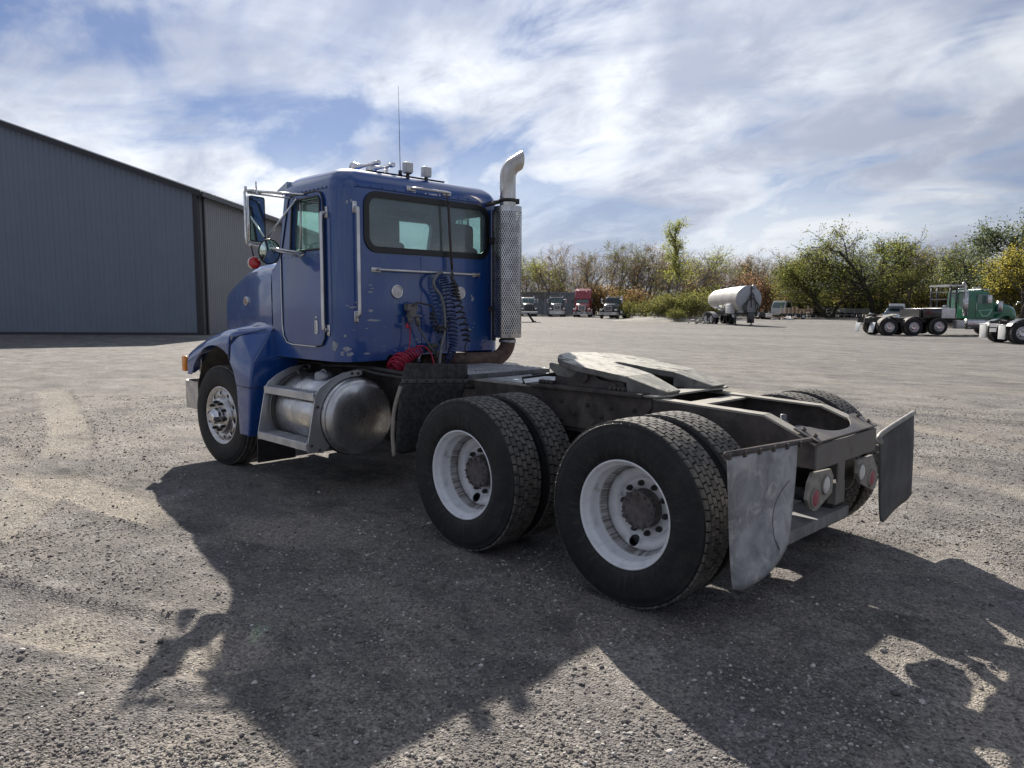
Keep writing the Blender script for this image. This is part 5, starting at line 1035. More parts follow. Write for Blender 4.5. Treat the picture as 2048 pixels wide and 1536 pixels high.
def far_truck(label, u, dep, turn, body, roofc=None, sleeper=False, grille='chrome', bumper=STEEL, glass=DGLS, frame_show=False, bumper_z=(.35, .72)):
    """a tractor seen mostly from the front; local x forward, origin under the front axle"""
    p = gp(u, dep); to = Vector((CAM.x-p.x, CAM.y-p.y, 0)); rz = yaw_of(to)+turn
    T = empty('parked_truck', p, rz); tag(T, label, 'truck', 'tractor trucks parked in a row by the trees')
    for s in (1, -1):
        simple_wheel(T, (0, s*1.03, .515), 0 if s > 0 else pi)
        for x in (-4.2, -5.5): simple_wheel(T, (x, s*1.05, .515), 0 if s > 0 else pi, 'dish', True)
    g = G(); g.box((-2.6, .4, .9), (6.4, .1, .25)); g.box((-2.6, -.4, .9), (6.4, .1, .25)); g.box((-4.9, 0, .9), (.2, .8, .2)); g.box((-2.0, 0, .9), (.2, .8, .2)); g.build('frame', DIRTY, T)
    g = G(); secs = []
    for x, hw_, zt_ in ((-1.05, .98, 1.98), (-.6, .95, 1.93), (0, .82, 1.83), (.45, .72, 1.72), (.62, .64, 1.60), (.66, .60, 1.5)):
        secs.append([(x, -hw_, .95), (x, hw_, .95), (x, hw_, zt_-.28), (x, hw_-.12, zt_-.06), (x, hw_-.34, zt_), (x, -hw_+.34, zt_), (x, -hw_+.12, zt_-.06), (x, -hw_, zt_-.28)])
    loft(g, secs); hd = g.build('hood', body, T, fixn=True); autosmooth(hd, 40)
    g = G(); cs = []
    top = 2.72
    for z, x0, x1, hw_ in ((.95, -2.3, -1.04, 1.0), (1.95, -2.3, -1.04, 1.0), (2.5, -2.3, -1.35, .96), (2.66, -2.25, -1.5, .90), (top, -2.1, -1.65, .78)):
        cs.append([(x0, -hw_, z), (x1-.08, -hw_, z), (x1, -hw_+.14, z), (x1, hw_-.14, z), (x1-.08, hw_, z), (x0, hw_, z)])
    loft(g, cs, smooth=False); cb = g.build('cab', body if roofc is None else roofc, T, fixn=True, bevel=.02)
    for s in (1, -1):
        g = G(); q = [(-1.035, s*.03, 1.98), (-1.035, s*.84, 1.98), (-1.325, s*.80, 2.48), (-1.325, s*.03, 2.48)]; g.add([(x+.012, y, z) for x, y, z in q]+q, [(0, 1, 2, 3), (4, 7, 6, 5), (0, 4, 5, 1), (1, 5, 6, 2), (2, 6, 7, 3), (3, 7, 4, 0)]); g.build('windshield_pane', glass, cb, fixn=True)
        g = G(); g.prism([(-1.25, 1.98), (-1.45, 2.45), (-2.0, 2.45), (-2.0, 1.98)], 'Y', min(s*.97, s*1.006), max(s*.97, s*1.006)); g.build('side_window', glass, cb)
        g = G(); A = [(.52*cos(t), .55+.56*sin(t)) for t in np.linspace(-.1, pi+.1, 14)]; B = [(.60*cos(t), .55+.66*sin(t)) for t in np.linspace(pi+.15, -.15, 14)]
        g.prism(A+B, 'Y', min(s*.78, s*1.2), max(s*.78, s*1.2)); g.build('fender', body, hd, bevel=.02)
        g = G(); g.bbox((.60, s*.93, 1.08), (.16, .34, .26), .06); g.build('headlamp', pm('far_headlamp', (.75, .76, .76), rough=.12, metal=.7), hd)
        g = G(); g.bbox((-.95, s*1.32, 2.18), (.12, .2, .62), .04); g.tube([(-1.2, s*.98, 2.4), (-1.0, s*1.3, 2.42)], .02, 6); g.tube([(-1.2, s*.98, 1.95), (-1.0, s*1.3, 1.95)], .02, 6); g.build('mirror', BLKP if body is REDP else SILV, T)
        g = G(); g.cyl((-2.42, s*.9, 1.0), (-2.42, s*.9, 2.95), .08, 12); g.build('exhaust_stack', STEEL, T)
        g = G(); g.lathe([(0, -2.9), (.28, -2.88), (.3, -2.8), (.3, -1.5), (.28, -1.42), (0, -1.4)], 20, 'X', (0, s*.95, .68)); g.build('fuel_tank', STEEL, T)
    gm = {'chrome': STEEL, 'black': BLKP}[grille]
    g = G(); g.plate(rr(0, 1.25, .98, .66, .08), [rr(0, 1.25, .80, .50, .04)], .06, ((.64, 0, 0), (0, 1, 0), (0, 0, 1), (1, 0, 0))); gr = g.build('grille', gm, T)
    g = G(); g.box((.655, 0, 1.25), (.02, .84, .54)); g.build('grille_mesh', pm('grille_dark', (.05, .055, .06), rough=.5), gr)
    for k in range(5):
        g = G(); g.box((.675, 0, 1.06+.095*k), (.02, .8, .02)); g.build('grille_bar', gm, gr)
    g = G(); g.box((.68, 0, 1.25), (.02, .02, .5)); g.build('grille_bar', gm, gr)
    z0, z1 = bumper_z; pl = [(.2, 1.2), (.6, 1.18), (.78, 1.0), (.84, .5), (.84, -.5), (.78, -1.0), (.6, -1.18), (.2, -1.2), (.2, -1.15), (.55, -1.1), (.7, -.95), (.76, -.5), (.76, .5), (.7, .95), (.55, 1.1), (.2, 1.15)]
    g = G(); g.plate(pl, (), z1-z0, ((0, 0, z0), (1, 0, 0), (0, 1, 0), (0, 0, 1))); bp = g.build('bumper', bumper, T)
    for y in (-.75, 0, .75):
        if body is REDP: g = G(); g.bbox((.80, y, .56), (.10, .42, .14), .03); g.build('bumper_vent', BLKP, bp)
    for y in (-.6, -.3, 0, .3, .6):
        g = G(); g.bbox((-1.55, y, 2.73), (.08, .09, .05), .02); g.build('marker_lamp', AMBER, cb)
    if sleeper:
        g = G(); secs = []
        for x, z in ((-1.25, 2.55), (-1.7, 3.1), (-2.2, 3.62), (-2.7, 3.84), (-3.5, 3.92), (-4.0, 3.92)):
            w_ = 1.1; b_ = 2.5 if x > -2.2 else 1.0; secs.append([(x, -w_, b_), (x, w_, b_), (x, w_, z-.12), (x, w_-.12, z), (x, -w_+.12, z), (x, -w_, z-.12)])
        loft(g, secs, smooth=False); sl_ = g.build('sleeper', body, T, fixn=True, bevel=.03)
        for s in (1, -1): g = G(); g.tube([(-1.75, s*.15, 3.17), (-2.3, s*.8, 3.70)], .05, 8); g.build('fairing_crease', REDP, sl_)
    return T
far_truck('dark truck with black grille parked at the end of the row by the grey wall', 1057, 107, radians(4), BLKP, SILV, grille='black', bumper=SILV, glass=LGLS)
far_truck('dark blue truck with wide chrome grille parked before the grey wall', 1113, 106, radians(2), pm('navy_paint', (.02, .03, .05), (.03, .04, .06), rough=.3, scale=4, coat=.5), None, grille='chrome', glass=LGLS, bumper_z=(.32, .85))
far_truck('red sleeper truck with tall roof fairing and chrome grille', 1163, 102, radians(-3), REDP, None, True, glass=LGLS, bumper=SILV)
far_truck('black truck with chrome grille and silver bumper beside the red sleeper truck', 1218, 94, radians(-16), BLKP, BLKP, bumper_z=(.45, .82))

def grey_wall():
    a = gp(880, 119); b = gp(1150, 117); d = (b-a); Ln = d.length; d.normalize(); T = empty('panel_wall', a, yaw_of(d)); tag(T, 'long grey panelled metal wall with posts behind the parked trucks', 'wall')
    PM = pm('grey_panel', (.17, .19, .21), (.22, .24, .26), rough=.6, scale=1.5); n = 9; w = Ln/n
    for i in range(n):
        g = G(); g.box((w*(i+.5), 0, 1.75), (w-.06, .12, 3.3)); pn = g.build('panel', PM, T)
        for z in (.9, 1.7, 2.5): g = G(); g.box((w*(i+.5), .08, z), (w-.1, .05, .10)); g.build('panel_rib', PM, pn)
    for i in range(n+1): g = G(); g.box((w*i, .06, 1.75), (.16, .26, 3.5)); g.build('post', pm('pale_post', (.34, .36, .38), rough=.6), T)
    g = G(); g.box((Ln/2, .02, 3.5), (Ln, .3, .22)); g.build('top_rail', pm('wall_rail', (.24, .26, .28), rough=.5), T)
grey_wall()

def green_truck():
    p = gp(1757, 46.4); T = empty('heavy_haul_truck', p, yaw_of(LAT)+radians(1.0)); tag(T, 'green heavy haul truck with four axles and black headache rack', 'truck')
    for i, x in enumerate((0, 1.51, 3.04)):
        for s in (1, -1): simple_wheel(T, (x, s*1.05, .515 if i < 2 else .56), 0 if s > 0 else pi, 'alloy', True)
    for s in (1, -1): simple_wheel(T, (7.1, s*1.03, .515), 0 if s > 0 else pi)
    for s in (1, -1): g = G(); g.box((3.3, s*.43, .90), (9.0, .09, .28)); g.build('frame_rail', DIRTY, T)
    g = G(); g.box((2.6, 0, 1.07), (3.6, 1.1, .06)); g.build('deck', SILV, T)
    g = G(); g.prism([(.15, 1.06), (.95, 1.24), (.95, 1.30), (.05, 1.12)], 'Y', -.5, .5); g.build('fifth_wheel', CAST, T)
    for x, l in ((.0, .75), (1.51, .7)):
        for s in (1, -1):
            g = G(); A = [(x+.66*cos(t), .53+.62*sin(t)) for t in np.linspace(.5, pi-.1, 10)]; B = [(x+.63*cos(t), .53+.59*sin(t)) for t in np.linspace(pi-.1, .5, 10)]; g.prism(A+B, 'Y', min(s*.75, s*1.2), max(s*.75, s*1.2)); g.build('quarter_fender', DIRTY, T)
    for s in (1, -1):
        g = G(); g.bbox((-.95, s*.9, .48), (.02, .60, .62), .005, rot=Matrix.Rotation(radians(14), 3, 'Y')); g.build('mud_flap', SILV, T)
    g = G(); g.bbox((2.62, 0, 1.36), (1.16, 2.2, .58), .03); g.build('tool_box', BLKP, T)
    g = G(); g.box((1.86, 0, 1.3), (.12, 2.2, .56)); g.build('box_end', BLACK, T)
    g = G(); g.bbox((3.60, 0, 1.36), (.86, 2.2, .62), .04); g.build('battery_box', WHTP, T)
    g = G(); g.bbox((3.9, -.2, 1.75), (.2, .3, .2), .04); g.build('pump', SILV, T)
    rk = None
    g = G(); g.box((3.98, 0, 3.03), (.82, 2.1, .10)); rk = g.build('rack_top', SILV, T)
    for x in (3.70, 4.08):
        for s in (1, -1): g = G(); g.tube([(x, s*1.0, 1.1), (x, s*1.0, 3.0)], .06, 8); g.build('rack_post', BLKP, rk)
    for z in (1.7, 2.2, 2.65): g = G(); g.box((3.70, 0, z), (.05, 2.0, .06)); g.build('rack_bar', BLKP, rk)
    g = G(); g.tube(spline([(4.55, -1.06, 1.2), (4.55, -1.06, 2.9), (4.52, -1.06, 3.05), (4.40, -1.08, 3.22)]), .075, 12); g.build('exhaust_pipe', STEEL, T)
    g = G(); g.cyl((4.62, -1.08, 1.20), (4.62, -1.08, 2.65), .15, 18); g.build('heat_shield', STEEL, T)
    cb = G(); cs = []
    for z, x0, x1, hw_ in ((1.02, 4.75, 6.45, 1.05), (2.02, 4.75, 6.45, 1.05), (2.60, 4.75, 6.08, 1.0), (2.70, 4.8, 5.98, .94), (2.76, 4.95, 5.8, .8)): cs.append([(x0, -hw_, z), (x1, -hw_, z), (x1+.03, -hw_+.2, z), (x1+.03, hw_-.2, z), (x1, hw_, z), (x0, hw_, z)])
    loft(cb, cs, smooth=False); cab = cb.build('cab', GRNP, T, fixn=True, bevel=.03)
    g = G(); g.bbox((4.60, 0, 2.66), (.7, 1.9, .08), .03); g.build('roof_edge', SILV, cab); g = G(); g.bbox((5.95, 0, 2.80), (.5, 1.9, .06), .03); g.build('sun_visor', SILV, cab)
    for y in (-.7, .7): g = G(); g.tube([(5.2, y, 2.86), (5.7, y, 2.92)], [.03, .06], 10); g.build('air_horn', STEEL, cab)
    for s in (1, -1):
        g = G(); g.prism([(5.35, 1.98), (5.35, 2.50), (6.02, 2.50), (6.32, 2.02), (5.9, 1.94)], 'Y', min(s*1.01, s*1.062), max(s*1.01, s*1.062)); g.build('side_window', LGLS, cab)
        g = G(); g.plate(rr(5.82, 1.75, 1.12, 1.36, .08), [rr(5.82, 1.75, 1.09, 1.33, .07)], .004, ((0, s*1.055, 0), (1, 0, 0), (0, 0, 1), (0, s, 0))); dr = g.build('door', pm('door_gap', (.004, .03, .02), rough=.5), cab)
        g = G(); g.plate([(5.42, 1.55), (6.35, 1.62), (6.1, 1.2), (5.7, 1.15)], [[(5.52, 1.50), (6.2, 1.55), (6.02, 1.27), (5.75, 1.22)]], .003, ((0, s*1.053, 0), (1, 0, 0), (0, 0, 1), (0, s, 0))); g.build('door_stripe', pm('pale_stripe', (.22, .42, .34), rough=.4), dr)
        g = G(); g.bbox((5.92, s*1.32, 2.2), (.26, .1, .50), .04); g.tube([(6.2, s*1.02, 2.0), (5.95, s*1.3, 2.0)], .025, 6); g.build('mirror', STEEL, T)
        g = G(); g.cyl((6.66, s*1.16, 1.46), (6.66, s*1.16, 2.10), .16, 16); g.build('air_cleaner', STEEL, T)
        g = G(); g.cyl((5.30, s*1.05, 1.25), (5.30, s*1.05, 2.0), .02, 6); g.build('grab_handle', STEEL, cab)
        g = G(); A = [(7.1+.62*cos(t), .55+.66*sin(t)) for t in np.linspace(-.05, pi+.1, 16)]; B = [(7.1+.80*cos(t), .55+.86*sin(t)) for t in np.linspace(pi+.15, -.1, 16)]; g.prism(A+B, 'Y', min(s*.8, s*1.2), max(s*.8, s*1.2)); g.build('fender', GRNP, T, bevel=.03)
        g = G(); g.lathe([(0, 4.72), (.3, 4.75), (.33, 4.8), (.33, 6.1), (.3, 6.16), (0, 6.18)], 24, 'X', (0, s*.95, .72)); g.build('fuel_tank', STEEL, T)
        g = G(); g.bbox((4.30, s*1.0, .68), (.5, .5, .5), .03); g.build('side_box', SILV, T)
    g = G(); q = [(6.47, -.9, 2.04), (6.47, .9, 2.04), (6.10, .85, 2.58), (6.10, -.85, 2.58)]; g.add([(x+.04, y, z) for x, y, z in q]+[(x+.02, y, z) for x, y, z in q], [(0, 1, 2, 3), (4, 7, 6, 5), (0, 4, 5, 1), (1, 5, 6, 2), (2, 6, 7, 3), (3, 7, 4, 0)]); g.build('windshield', LGLS, cab, fixn=True)
    g = G(); secs = []
    for x, hw_, zt_ in ((6.48, .98, 2.06), (7.0, .9, 1.98), (7.6, .78, 1.86), (7.95, .7, 1.72), (8.05, .62, 1.55)): secs.append([(x, -hw_, 1.0), (x, hw_, 1.0), (x, hw_, zt_-.2), (x, hw_-.2, zt_), (x, -hw_+.2, zt_), (x, -hw_, zt_-.2)])
    loft(g, secs); hd = g.build('hood', GRNP, T, fixn=True); autosmooth(hd, 40)
    g = G(); g.lathe([(0, .0), (.08, .02), (.09, .06), (.05, .1), (0, .11)], 12, 'Z', (7.95, -.95, 1.98)); g.tube([(7.95, -.95, 2.0), (7.8, -.85, 1.84)], .015, 6); g.build('hood_mirror', STEEL, hd)
    g = G(); g.bbox((8.2, 0, .62), (.2, 2.3, .4), .05); g.build('bumper', STEEL, T)
green_truck()

def red_bobtail():
    c = (LAT*cos(radians(-6))+DEP*sin(radians(-6))); rz = yaw_of(c); p = gp(2016, 36.0); T = empty('bobtail_truck', p, rz); tag(T, 'red tractor truck with pale mud flaps showing its rear wheels', 'truck')
    for x in (0, 1.35):
        for s in (1, -1): simple_wheel(T, (x, s*1.05, .515), 0 if s > 0 else pi, 'alloy', True)
    for s in (1, -1):
        g = G(); g.box((3.4, s*.43, .92), (8.2, .09, .26)); g.build('frame_rail', DIRTY, T)
        g = G(); g.bbox((-.78, s*.86, .54), (.02, .62, .66), .006); fl = g.build('mud_flap', pm('pale_flap', (.42, .43, .44), (.52, .53, .54), rough=.6, scale=4), T)
        g = G(); g.tube([(-.78, s*.4, .89), (-.78, s*1.2, .89)], .02, 6); g.build('flap_hanger', SILV, fl)
        g = G(); A = [(.66*cos(t), .53+.62*sin(t)) for t in np.linspace(.5, pi-.5, 10)]; B = [(.63*cos(t), .53+.59*sin(t)) for t in np.linspace(pi-.5, .5, 10)]; g.prism(A+B, 'Y', min(s*.75, s*1.22), max(s*.75, s*1.22)); g.build('quarter_fender', BLKP, T)
    g = G(); g.box((-.72, 0, .85), (.06, .8, .18)); g.box((-.74, 0, .62), (.03, .6, .18)); rb = g.build('rear_beam', SILV, T)
    g = G(); g.plate(circ(0, 0, .46, 24), (), .05, ((.75, 0, 1.12), (1, 0, 0), (0, 1, 0), (0, 0, 1))); g.build('fifth_wheel', CAST, T)
    g = G(); g.bbox((5.6, 0, 1.9), (1.5, 2.0, 1.7), .1); g.bbox((4.4, 0, 2.2), (1.2, 2.2, 2.4), .1); g.build('cab', REDP, T)
    g = G(); g.bbox((7.1, 0, 1.45), (1.7, 1.6, .9), .15); g.build('hood', REDP, T)
    for s in (1, -1): simple_wheel(T, (7.1, s*1.03, .515), 0 if s > 0 else pi)
    g = G(); g.bbox((1.25, -.2, 1.2), (.7, 1.5, .28), .05); g.build('red_cover', REDP, T)
red_bobtail()

def tank_trailer():
    p = gp(1494, 67.0); f = (LAT*.150-DEP*.989).normalized(); T = empty('tank_trailer', p, yaw_of(f)); tag(T, 'pale dry bulk tank trailer standing on its landing legs', 'trailer')
    TM = pm('tank_white', (.50, .49, .46), (.40, .39, .365), rough=.45, metal=.25, scale=1.5, stretch=(1, 1, .5)); TE = pm('tank_end_grey', (.36, .375, .40), (.30, .315, .34), rough=.5, metal=.2, scale=2)
    g = G(); g.lathe([(0, -7.6), (.5, -7.5), (.75, -7.2), (.95, -6.4), (1.16, -3.0), (1.22, -.2), (1.22, 0)], 36, 'X', (0, 0, 2.35)); body = g.build('tank_body', TM, T)
    g = G(); g.lathe([(1.22, 0), (1.18, .05), (.8, .14), (0, .20)], 36, 'X', (0, 0, 2.35)); g.build('tank_end', TE, T)
    for x in (-2.2, -4.6):
        g = G(); n = 20; secs = []
        for z, rx, ry in ((1.75, 1.3, .98), (1.2, .55, .45), (.85, .16, .16)): secs.append([(x+rx*cos(2*pi*k/n), ry*sin(2*pi*k/n), z) for k in range(n)])
        loft(g, secs); g.build('hopper', SILV, body, fixn=True)
    for x in (-1.2, -2.6, -4.0, -5.4): g = G(); g.cyl((x, 0, 3.4), (x, 0, 3.68-.02*abs(x)), .25, 16); g.build('hatch', BLKP, body)
    g = G(); g.box((-3.0, .45, 3.44), (5.6, .3, .03)); g.build('catwalk', DULL, body)
    for s in (1, -1):
        g = G(); g.box((-3.4, s*.5, 1.08), (7.2, .1, .2)); g.build('frame_rail', DIRTY, T)
        for x in (-5.4, -6.7): simple_wheel(T, (x, s*1.02, .515), 0 if s > 0 else pi, 'dish', True)
        g = G(); g.tube([(-.9, s*.75, 1.05), (-.9, s*.75, .06)], .06, 8); g.box((-.9, s*.75, .04), (.26, .26, .06)); lg = g.build('landing_leg', DIRTY, T)
        g = G(); g.tube([(-.9, s*.75, .3), (-1.7, s*.55, 1.0)], .03, 6); g.build('leg_brace', DIRTY, lg)
        g = G(); A = [(-6.05+1.35*cos(t), .6+.62*sin(t)) for t in np.linspace(.1, pi-.1, 12)]; B = [(-6.05+1.3*cos(t), .6+.59*sin(t)) for t in np.linspace(pi-.1, .1, 12)]; g.prism(A+B, 'Y', min(s*.7, s*1.2), max(s*.7, s*1.2)); g.build('wheel_guard', SILV, T)
    g = G(); g.add([(-.02, -.62, 1.9), (-.02, .62, 1.9), (.1, .62, 1.15), (.1, -.62, 1.15), (-1.2, -.62, 1.15), (-1.2, .62, 1.15)], [(0, 1, 2, 3), (0, 3, 4), (1, 5, 2), (3, 2, 5, 4)]); g.build('nose_plate', TE, T, fixn=True)
    g = G(); g.bbox((-1.6, -1.0, 1.5), (1.0, .45, .86), .03); g.build('cabinet', WHTP, T)
    g = G(); g.bbox((.22, .12, .74), (.22, .62, 1.0), .03); g.build('hose_box', BLKP, T)
    for dy, h in ((.0, 2.9), (.16, 2.75), (.34, 2.5)):
        g = G(); g.tube(spline([(.3, .55+dy*.2, .9), (.34, .52+dy, 1.7), (.34, .25, h-.1), (.34, .0, h-.15), (.34, -.35-dy, 1.7), (.3, -.32, 1.0)]), .045, 8); g.build('hose', BLKHOSE, T)
    g = G(); g.tube(spline([(.22, .1, 3.55), (.26, .1, 2.8), (.3, .12, 1.6)]), .05, 8); g.build('front_pipe', DIRTY, T)
    g = G(); g.cyl((.05, .35, 3.45), (.3, .35, 3.45), .18, 14); g.build('vent', TE, T)
tank_trailer()

def white_cab():
    p = gp(1560, 101); T = empty('truck_cab', p, yaw_of(-LAT*.75-DEP*.66)); tag(T, 'old white truck cab standing among junk beneath the green trees', 'truck cab')
    g = G(); cs = []
    for z, x0, x1, hw_ in ((.35, -1.1, 1.0, 1.0), (1.3, -1.1, 1.0, 1.0), (2.1, -1.1, .55, .95), (2.25, -1.0, .45, .85)): cs.append([(x0, -hw_, z), (x1, -hw_, z), (x1, hw_, z), (x0, hw_, z)])
    loft(g, cs, smooth=False); cb = g.build('cab', WHTP, T, fixn=True, bevel=.04)
    g = G(); q = [(1.01, -.85, 1.35), (1.01, .85, 1.35), (.60, .80, 2.02), (.60, -.80, 2.02)]; g.add([(x+.02, y, z) for x, y, z in q]+q, [(0, 1, 2, 3), (4, 7, 6, 5), (0, 4, 5, 1), (1, 5, 6, 2), (2, 6, 7, 3), (3, 7, 4, 0)]); g.build('windshield', LGLS, cb, fixn=True)
    for s in (1, -1): g = G(); g.prism([(-.7, 1.35), (-.7, 2.0), (.35, 2.0), (.7, 1.35)], 'Y', min(s*.9, s*1.006), max(s*.9, s*1.006)); g.build('side_window', DGLS, cb)
    for s in (1, -1): g = G(); g.cyl((.98, s*.7, .75), (1.03, s*.7, .75), .12, 12); g.build('headlamp', WHITEL, cb)
    g = G(); g.box((0, 0, .19), (1.6, 1.4, .38)); g.build('block', DIRTY, T)
white_cab()
def stake_trailer():
    p = gp(1585, 93); T = empty('flatbed_trailer', p, yaw_of(LAT)); tag(T, 'low dark flatbed with upright timber stakes and white debris', 'trailer')
    g = G(); g.box((0, 0, .62), (4.2, 2.2, .16)); g.build('deck', DIRTY, T)
    rs = random.Random(3)
    for k in range(9):
        x = -1.9+.46*k; h = rs.uniform(.5, 1.0); g = G(); g.box((x, -1.0, .7+h/2), (.15, .12, h)); g.build('stake', WOOD, T)
    for z in (.95, 1.2): g = G(); g.box((.5, -.98, z), (3.0, .05, .12)); g.build('side_board', WOOD, T)
    for x in (-1.2, -.2, .8):
        for s in (1, -1): o = simple_wheel(T, (x, s*.95, .34), 0 if s > 0 else pi, 'plain'); o.scale = (.66, .66, .66)
stake_trailer()
def pile(name, label, cat, u, dep, seed, mats, w, h, n):
    p = gp(u, dep); T = empty(name, p, yaw_of(LAT)); tag(T, label, cat); rs = random.Random(seed)
    for k in range(n):
        g = G(); s = rs.uniform(.25, .8); d = (s*rs.uniform(.8, 2.4), s, s*rs.uniform(.25, .8)); x = rs.gauss(0, w*.28); zz = max(0, h*(1-abs(x)/w))*rs.random()
        R3 = Matrix.Rotation(rs.uniform(-.5, .5), 3, 'Y') @ Matrix.Rotation(rs.uniform(0, 3), 3, 'Z')
        if k % 3: g.bbox((x, rs.gauss(0, .8), max(d[2]*.5, zz)), d, .04, rot=R3)
        else: a = Vector((x, rs.gauss(0, .8), .1+zz)); g.tube([a, a+Vector((rs.uniform(-1.2, 1.2), rs.uniform(-.6, .6), rs.uniform(-.05, .4)))], .06, 6)
        g.build('scrap_piece', mats[k % len(mats)], T)
    return T
pile('scrap_heap', 'heap of pale scrap metal beside the white truck cab', 'scrap', 1528, 92, 1, [SILV, DIRTY, WHTP, RUST], 2.4, .9, 16)
pile('scrap_heap', 'bright tangle of scrap machine parts beneath the big green tree', 'scrap', 1630, 104, 2, [WHTP, SILV, DIRTY], 1.3, 1.5, 16)
pile('scrap_heap', 'low dark heap of scrap near the light blue car', 'scrap', 1748, 84, 5, [DIRTY, WHTP, RUST, DIRTY], 1.4, .7, 14)
pile('scrap_heap', 'scattered timber and white debris beneath the flatbed stakes', 'debris', 1570, 89, 8, [WOOD, WHTP, DIRTY], 2.6, .25, 14)
def small_car(name, label, u, dep, fdir, body, gate=False, rack=False):
    p = gp(u, dep); T = empty(name, p, yaw_of(fdir)); tag(T, label, 'car')
    g = G(); secs = []
    for x, z, w_ in ((-2.2, .82, .80), (-2.1, .98, .86), (-1.2, 1.02, .9), (.9, 1.0, .9), (1.9, .88, .86), (2.15, .72, .80)): secs.append([(x, -w_, .32), (x, w_, .32), (x, w_+.02, .6), (x, w_-.04, z), (x, -w_+.04, z), (x, -w_-.02, .6)])
    loft(g, secs); b = g.build('body', body, T, fixn=True); autosmooth(b, 45)
    g = G(); cs = []
    for z, x0, x1, w_ in ((.98, -1.9, 1.0, .84), (1.35, -1.6, .45, .74), (1.52, -1.35, .1, .66)): cs.append([(x0, -w_, z), (x1, -w_, z), (x1, w_, z), (x0, w_, z)])
    loft(g, cs, smooth=False); cb = g.build('glasshouse', DGLS, b, fixn=True)
    g = G(); g.bbox((-.62, 0, 1.545), (1.6, 1.32, .06), .03); g.build('roof', body, b)
    for x in (.47, -.55, -1.55):
        for s in (1, -1): g = G(); g.tube([(x+(.5 if x > 0 else (0 if x > -1 else -.28)), s*.85, 1.0), (x-(.32 if x > 0 else 0), s*.68, 1.52)], .04, 6); g.build('pillar', body, b)
    for x in (-1.35, 1.3):
        for s in (1, -1): o = simple_wheel(T, (x, s*.82, .33), 0 if s > 0 else pi, 'alloy'); o.scale = (.64, .64, .64)
    for s in (1, -1): g = G(); g.bbox((2.08, s*.6, .7), (.16, .3, .14), .04); g.build('headlamp', WHITEL, b)
    if rack:
        g = G(); g.bbox((-.5, 0, 1.78), (1.0, 1.2, .34), .04); g.build('roof_box', WHTP, T); g = G(); g.box((.15, 0, 1.66), (.5, 1.1, .14)); g.build('roof_bar', BLKP, T)
    if gate:
        for z in (.35, .75, 1.12):
            g = G(); g.tube([(2.6, -1.9, z), (2.6, 1.9, z)], .045, 8); g.build('gate_rail', WHTP, T)
        for y in (-1.9, -.6, .6, 1.9): g = G(); g.tube([(2.6, y, 0), (2.6, y, 1.14)], .045, 8); g.build('gate_post', WHTP, T)
small_car('parked_car', 'dark car behind white pipe rails beneath the trees', 1661, 104, -DEP, BLKP, gate=True)
small_car('parked_car', 'light blue car with white roof box behind the green truck', 1788, 67, (-LAT*.55-DEP*.83), pm('pale_blue_paint', (.22, .34, .52), (.3, .42, .58), rough=.3, scale=3, coat=.5), rack=True)
def dump_body():
    p = gp(1702, 103); T = empty('utility_trailer', p, yaw_of(LAT)); tag(T, 'low grey box trailer parked beneath the trees', 'trailer')
    g = G(); g.plate(rr(0, 0, 4.6, 2.0, .05), [rr(0, 0, 4.4, 1.8, .04)], .62, ((0, 0, .62), (1, 0, 0), (0, 1, 0), (0, 0, 1))); g.build('side_wall', SILV, T)
    g = G(); g.box((0, 0, .57), (4.6, 2.0, .1)); g.build('floor', DIRTY, T)
    for x in (-.5, .5):
        for s in (1, -1): o = simple_wheel(T, (x, s*.9, .33), 0 if s > 0 else pi, 'plain'); o.scale = (.64, .64, .64)
    g = G(); g.tube([(2.3, 0, .5), (3.4, 0, .45)], .05, 6); g.tube([(3.3, 0, .45), (3.3, 0, 0)], .04, 6); g.build('tow_bar', DIRTY, T)
dump_body()
def gooseneck():
    p = gp(1030, 78); T = empty('gooseneck_trailer', p, yaw_of(LAT)); tag(T, 'dark gooseneck trailer nose with white top edge behind the exhaust stack', 'trailer')
    g = G(); g.box((0, 0, 1.0), (4.6, 2.2, .18)); g.build('deck', DIRTY, T)
    g = G(); g.box((0, -1.13, 1.02), (4.6, .05, .14)); g.build('deck_edge', WHTP, T)
    for s in (1, -1): g = G(); g.tube([(1.3, s*.7, .9), (1.9, s*.7, .03)], .10, 8); g.box((1.95, s*.7, .05), (.4, .3, .1)); g.build('leg', DIRTY, T)
    for s in (1, -1): simple_wheel(T, (-1.6, s*1.0, .515), 0 if s > 0 else pi, 'plain')
gooseneck()

# ------------------------------------------------------------------ trees
def leaf_mat(name, cols):
    m = bpy.data.materials.new(name); m.use_nodes = True; nt = m.node_tree; nt.nodes.clear(); N = nt.nodes.new; L = nt.links.new
    o = N('ShaderNodeOutputMaterial'); d = N('ShaderNodeBsdfDiffuse'); t = N('ShaderNodeBsdfTranslucent'); mx = N('ShaderNodeMixShader'); mx.inputs[0].default_value = 0.68
    g = N('ShaderNodeNewGeometry'); r = N('ShaderNodeValToRGB'); L(g.outputs['Random Per Island'], r.inputs[0]); cr = r.color_ramp; cr.interpolation = 'LINEAR'
    cr.elements[0].color = (*cols[0], 1); cr.elements[1].color = (*cols[-1], 1)
    for i, c in enumerate(cols[1:-1]): e = cr.elements.new((i+1)/(len(cols)-1)); e.color = (*c, 1)
    L(r.outputs[0], d.inputs[0]); L(r.outputs[0], t.inputs[0]); L(d.outputs[0], mx.inputs[1]); L(t.outputs[0], mx.inputs[2]); L(mx.outputs[0], o.inputs[0]); return m
